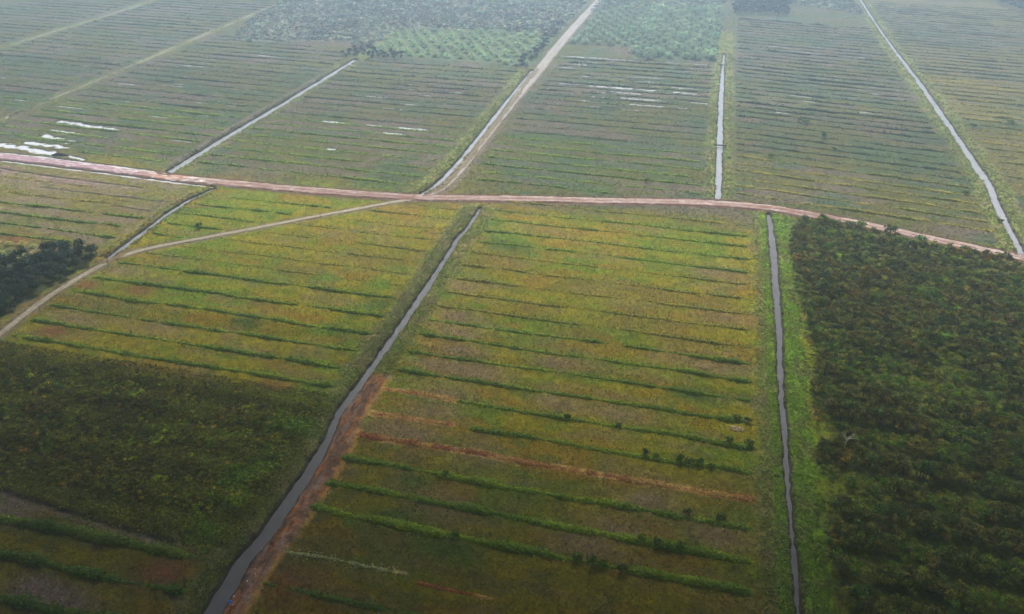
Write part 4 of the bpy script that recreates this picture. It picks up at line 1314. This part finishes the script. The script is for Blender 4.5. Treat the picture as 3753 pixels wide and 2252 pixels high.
def build_person():
    r = empty('person', (-70.85, 78.2, float(height(np.array([-70.85]), np.array([78.2]))[0])), R(25))
    # body: standing, looking up towards the viewer, both hands held in front of the chest
    V = [(0, 0, .92), (0, -.01, 1.10), (0, .0, 1.30), (0, .01, 1.42), (0, .0, 1.50), (0, -.01, 1.58), (0, -.015, 1.68),
         (.19, 0, 1.40), (.25, -.05, 1.15), (.16, -.26, 1.12), (.10, -.33, 1.14),
         (-.19, 0, 1.40), (-.25, -.05, 1.15), (-.16, -.26, 1.12), (-.10, -.33, 1.14),
         (.09, 0, .86), (.11, -.02, .48), (.12, .02, .09), (.13, -.13, .04), (-.09, 0, .86), (-.11, -.01, .48), (-.13, .02, .09), (-.14, -.13, .04)]
    E = [(0, 1), (1, 2), (2, 3), (3, 4), (4, 5), (5, 6), (3, 7), (7, 8), (8, 9), (9, 10), (3, 11), (11, 12), (12, 13), (13, 14),
         (0, 15), (15, 16), (16, 17), (17, 18), (0, 19), (19, 20), (20, 21), (21, 22)]
    rad = [(.15, .11), (.135, .10), (.15, .11), (.13, .10), .055, (.08, .095), (.07, .085), .065, .048, .036, .03, .065, .048, .036, .03,
           .09, .06, .045, (.045, .04), .09, .06, .045, (.045, .04)]
    fz = [(.02, -.03, .075), (.008, -.04, .08), (-.006, -.038, .072), (-.018, -.03, .06)]
    for hand, sx in ((10, 1), (14, -1)):
        bx, by, bz = V[hand]
        for (ox, oy, ln) in fz:                       # four bent fingers on each palm
            i0 = len(V)
            V.append((bx - sx * .01 + ox, by + oy, bz + .005)); V.append((bx - sx * .035 + ox, by + oy - ln * .35, bz - .01)); V.append((bx - sx * .055 + ox, by + oy - ln * .3, bz - .035))
            E += [(hand, i0), (i0, i0 + 1), (i0 + 1, i0 + 2)]; rad += [.010, .009, .007]
        i0 = len(V)
        V.append((bx - sx * .03, by + .01, bz + .03)); V.append((bx - sx * .055, by - .02, bz + .035))
        E += [(hand, i0), (i0, i0 + 1)]; rad += [.011, .008]
    skinned('body', V, E, rad, M_skin, r)
    # raincoat: loose shell over trunk and arms down to the thigh
    V = [(0, .01, .70), (0, .0, .92), (0, 0, 1.12), (0, .0, 1.30), (0, .01, 1.42), (.20, 0, 1.40), (.26, -.05, 1.15), (.17, -.25, 1.12), (-.20, 0, 1.40), (-.26, -.05, 1.15), (-.17, -.25, 1.12)]
    E = [(0, 1), (1, 2), (2, 3), (3, 4), (4, 5), (5, 6), (6, 7), (4, 8), (8, 9), (9, 10)]
    rad = [(.36, .32), (.31, .27), (.27, .23), (.25, .2), (.17, .14), .11, .075, .06, .095, .075, .06]
    skinned('raincoat', V, E, rad, M_blue, r)
    V = [(0, .03, 1.47), (0, .035, 1.58), (0, .03, 1.70)]
    skinned('hood', V, [(0, 1), (1, 2)], [(.12, .11), (.145, .13), (.12, .11)], M_blue, r)
    V = [(0, 0, .86), (.10, 0, .80), (.115, -.02, .48), (.12, .02, .14), (-.10, 0, .80), (-.115, -.01, .48), (-.13, .02, .14)]
    skinned('trousers', V, [(0, 1), (1, 2), (2, 3), (0, 4), (4, 5), (5, 6)], [(.14, .12), .12, .085, .075, .12, .085, .075], M_white, r)
    # face
    def blob(name, c, rr, mat):
        an = np.linspace(0, 2 * np.pi, 9)[:-1]; el = np.linspace(-1.5, 1.5, 7)
        Vb = np.array([[c[0] + math.cos(a) * math.cos(e) * rr[0], c[1] + math.sin(a) * math.cos(e) * rr[1], c[2] + math.sin(e) * rr[2]] for e in el for a in an])
        Fb = np.array([(j * 8 + k, j * 8 + (k + 1) % 8, (j + 1) * 8 + (k + 1) % 8, (j + 1) * 8 + k) for j in range(6) for k in range(8)])
        return link(name, new_mesh(name, Vb, None, 4, None, Fb, smooth=True), mat, r)
    blob('nose', (0, -.105, 1.625), (.014, .02, .024), M_skin)
    for sx in (-1, 1):
        blob('eye', (sx * .03, -.092, 1.652), (.012, .01, .007), M_hair)
        blob('ear', (sx * .088, .0, 1.63), (.012, .02, .03), M_skin)
    blob('mouth', (0, -.094, 1.585), (.024, .01, .007), M_bark)
    blob('hair', (0, .0, 1.70), (.08, .09, .05), M_hair)
    tag(r, 'person in a blue hooded raincoat and white trousers standing on the bare peat strip', 'person')


build_person()

# ================================================================== added cloud shape, out of view, blocks sun from the near fields
def sun_blocker(name, cx, cy, cz, rx, ry, rz, seed, label):
    nu, nv = 96, 48
    u = np.linspace(0, 2 * np.pi, nu, endpoint=False); v = np.linspace(-np.pi / 2, np.pi / 2, nv)
    U, W = np.meshgrid(u, v, indexing='xy')
    dx, dy, dz = np.cos(U) * np.cos(W), np.sin(U) * np.cos(W), np.sin(W)
    nz = fbm(dx * 3 + 5, dy * 3 + dz * 2.3, seed, 4) + .5 * fbm(dx * 7, dy * 7 - dz * 6, seed + 7, 3)
    k = .72 + .42 * nz
    V = np.stack([cx + dx * k * rx, cy + dy * k * ry, cz + np.where(dz < 0, dz * .45, dz) * k * rz], -1).reshape(-1, 3)
    F = []
    for j in range(nv - 1):
        a = j * nu + np.arange(nu); b = j * nu + (np.arange(nu) + 1) % nu
        F.append(np.stack([a, b, b + nu, a + nu], 1))
    m = material(name, base=(.85, .86, .88), rough=1, spec=0)
    return tag(link(name, new_mesh(name, V, None, 4, None, np.concatenate(F), smooth=True), m), label, 'sun_blocker')


SD = np.array([-math.sin(R(SUN_AZ)) * math.cos(R(SUN_EL)), math.cos(R(SUN_AZ)) * math.cos(R(SUN_EL)), math.sin(R(SUN_EL))])
cc = np.array([-10., 28., 0.]) + SD * (430 / SD[2])  # placed between the sun and the near ground to shade it
sun_blocker('sun_blocker', cc[0], cc[1], cc[2], 400, 145, 60, 71, 'added unseen cloud drifting above the near fields')

# ================================================================== haze
mh = bpy.data.materials.new('haze')
mh.use_nodes = True
nt = mh.node_tree
nt.nodes.remove(nt.nodes['Principled BSDF'])
pv = nt.nodes.new('ShaderNodeVolumePrincipled')
pv.inputs['Color'].default_value = (0.62, 0.78, 1.0, 1)
pv.inputs['Density'].default_value = HAZE_DENSITY
pv.inputs['Anisotropy'].default_value = 0.75
nt.links.new(pv.outputs[0], nt.nodes['Material Output'].inputs['Volume'])
v, f = box(-4100, 4100, -500, 6100, -3.2, 124)
hz = link('haze', new_mesh('haze', v, None, 4, None, f), mh)
tag(hz, 'pale bluish haze hanging over the far fields', 'haze', kind='stuff')
print('OBJS', len(bpy.data.objects), 'RIDGES', sum(1 for o in bpy.data.objects if o.name.startswith('planted_ridge')))
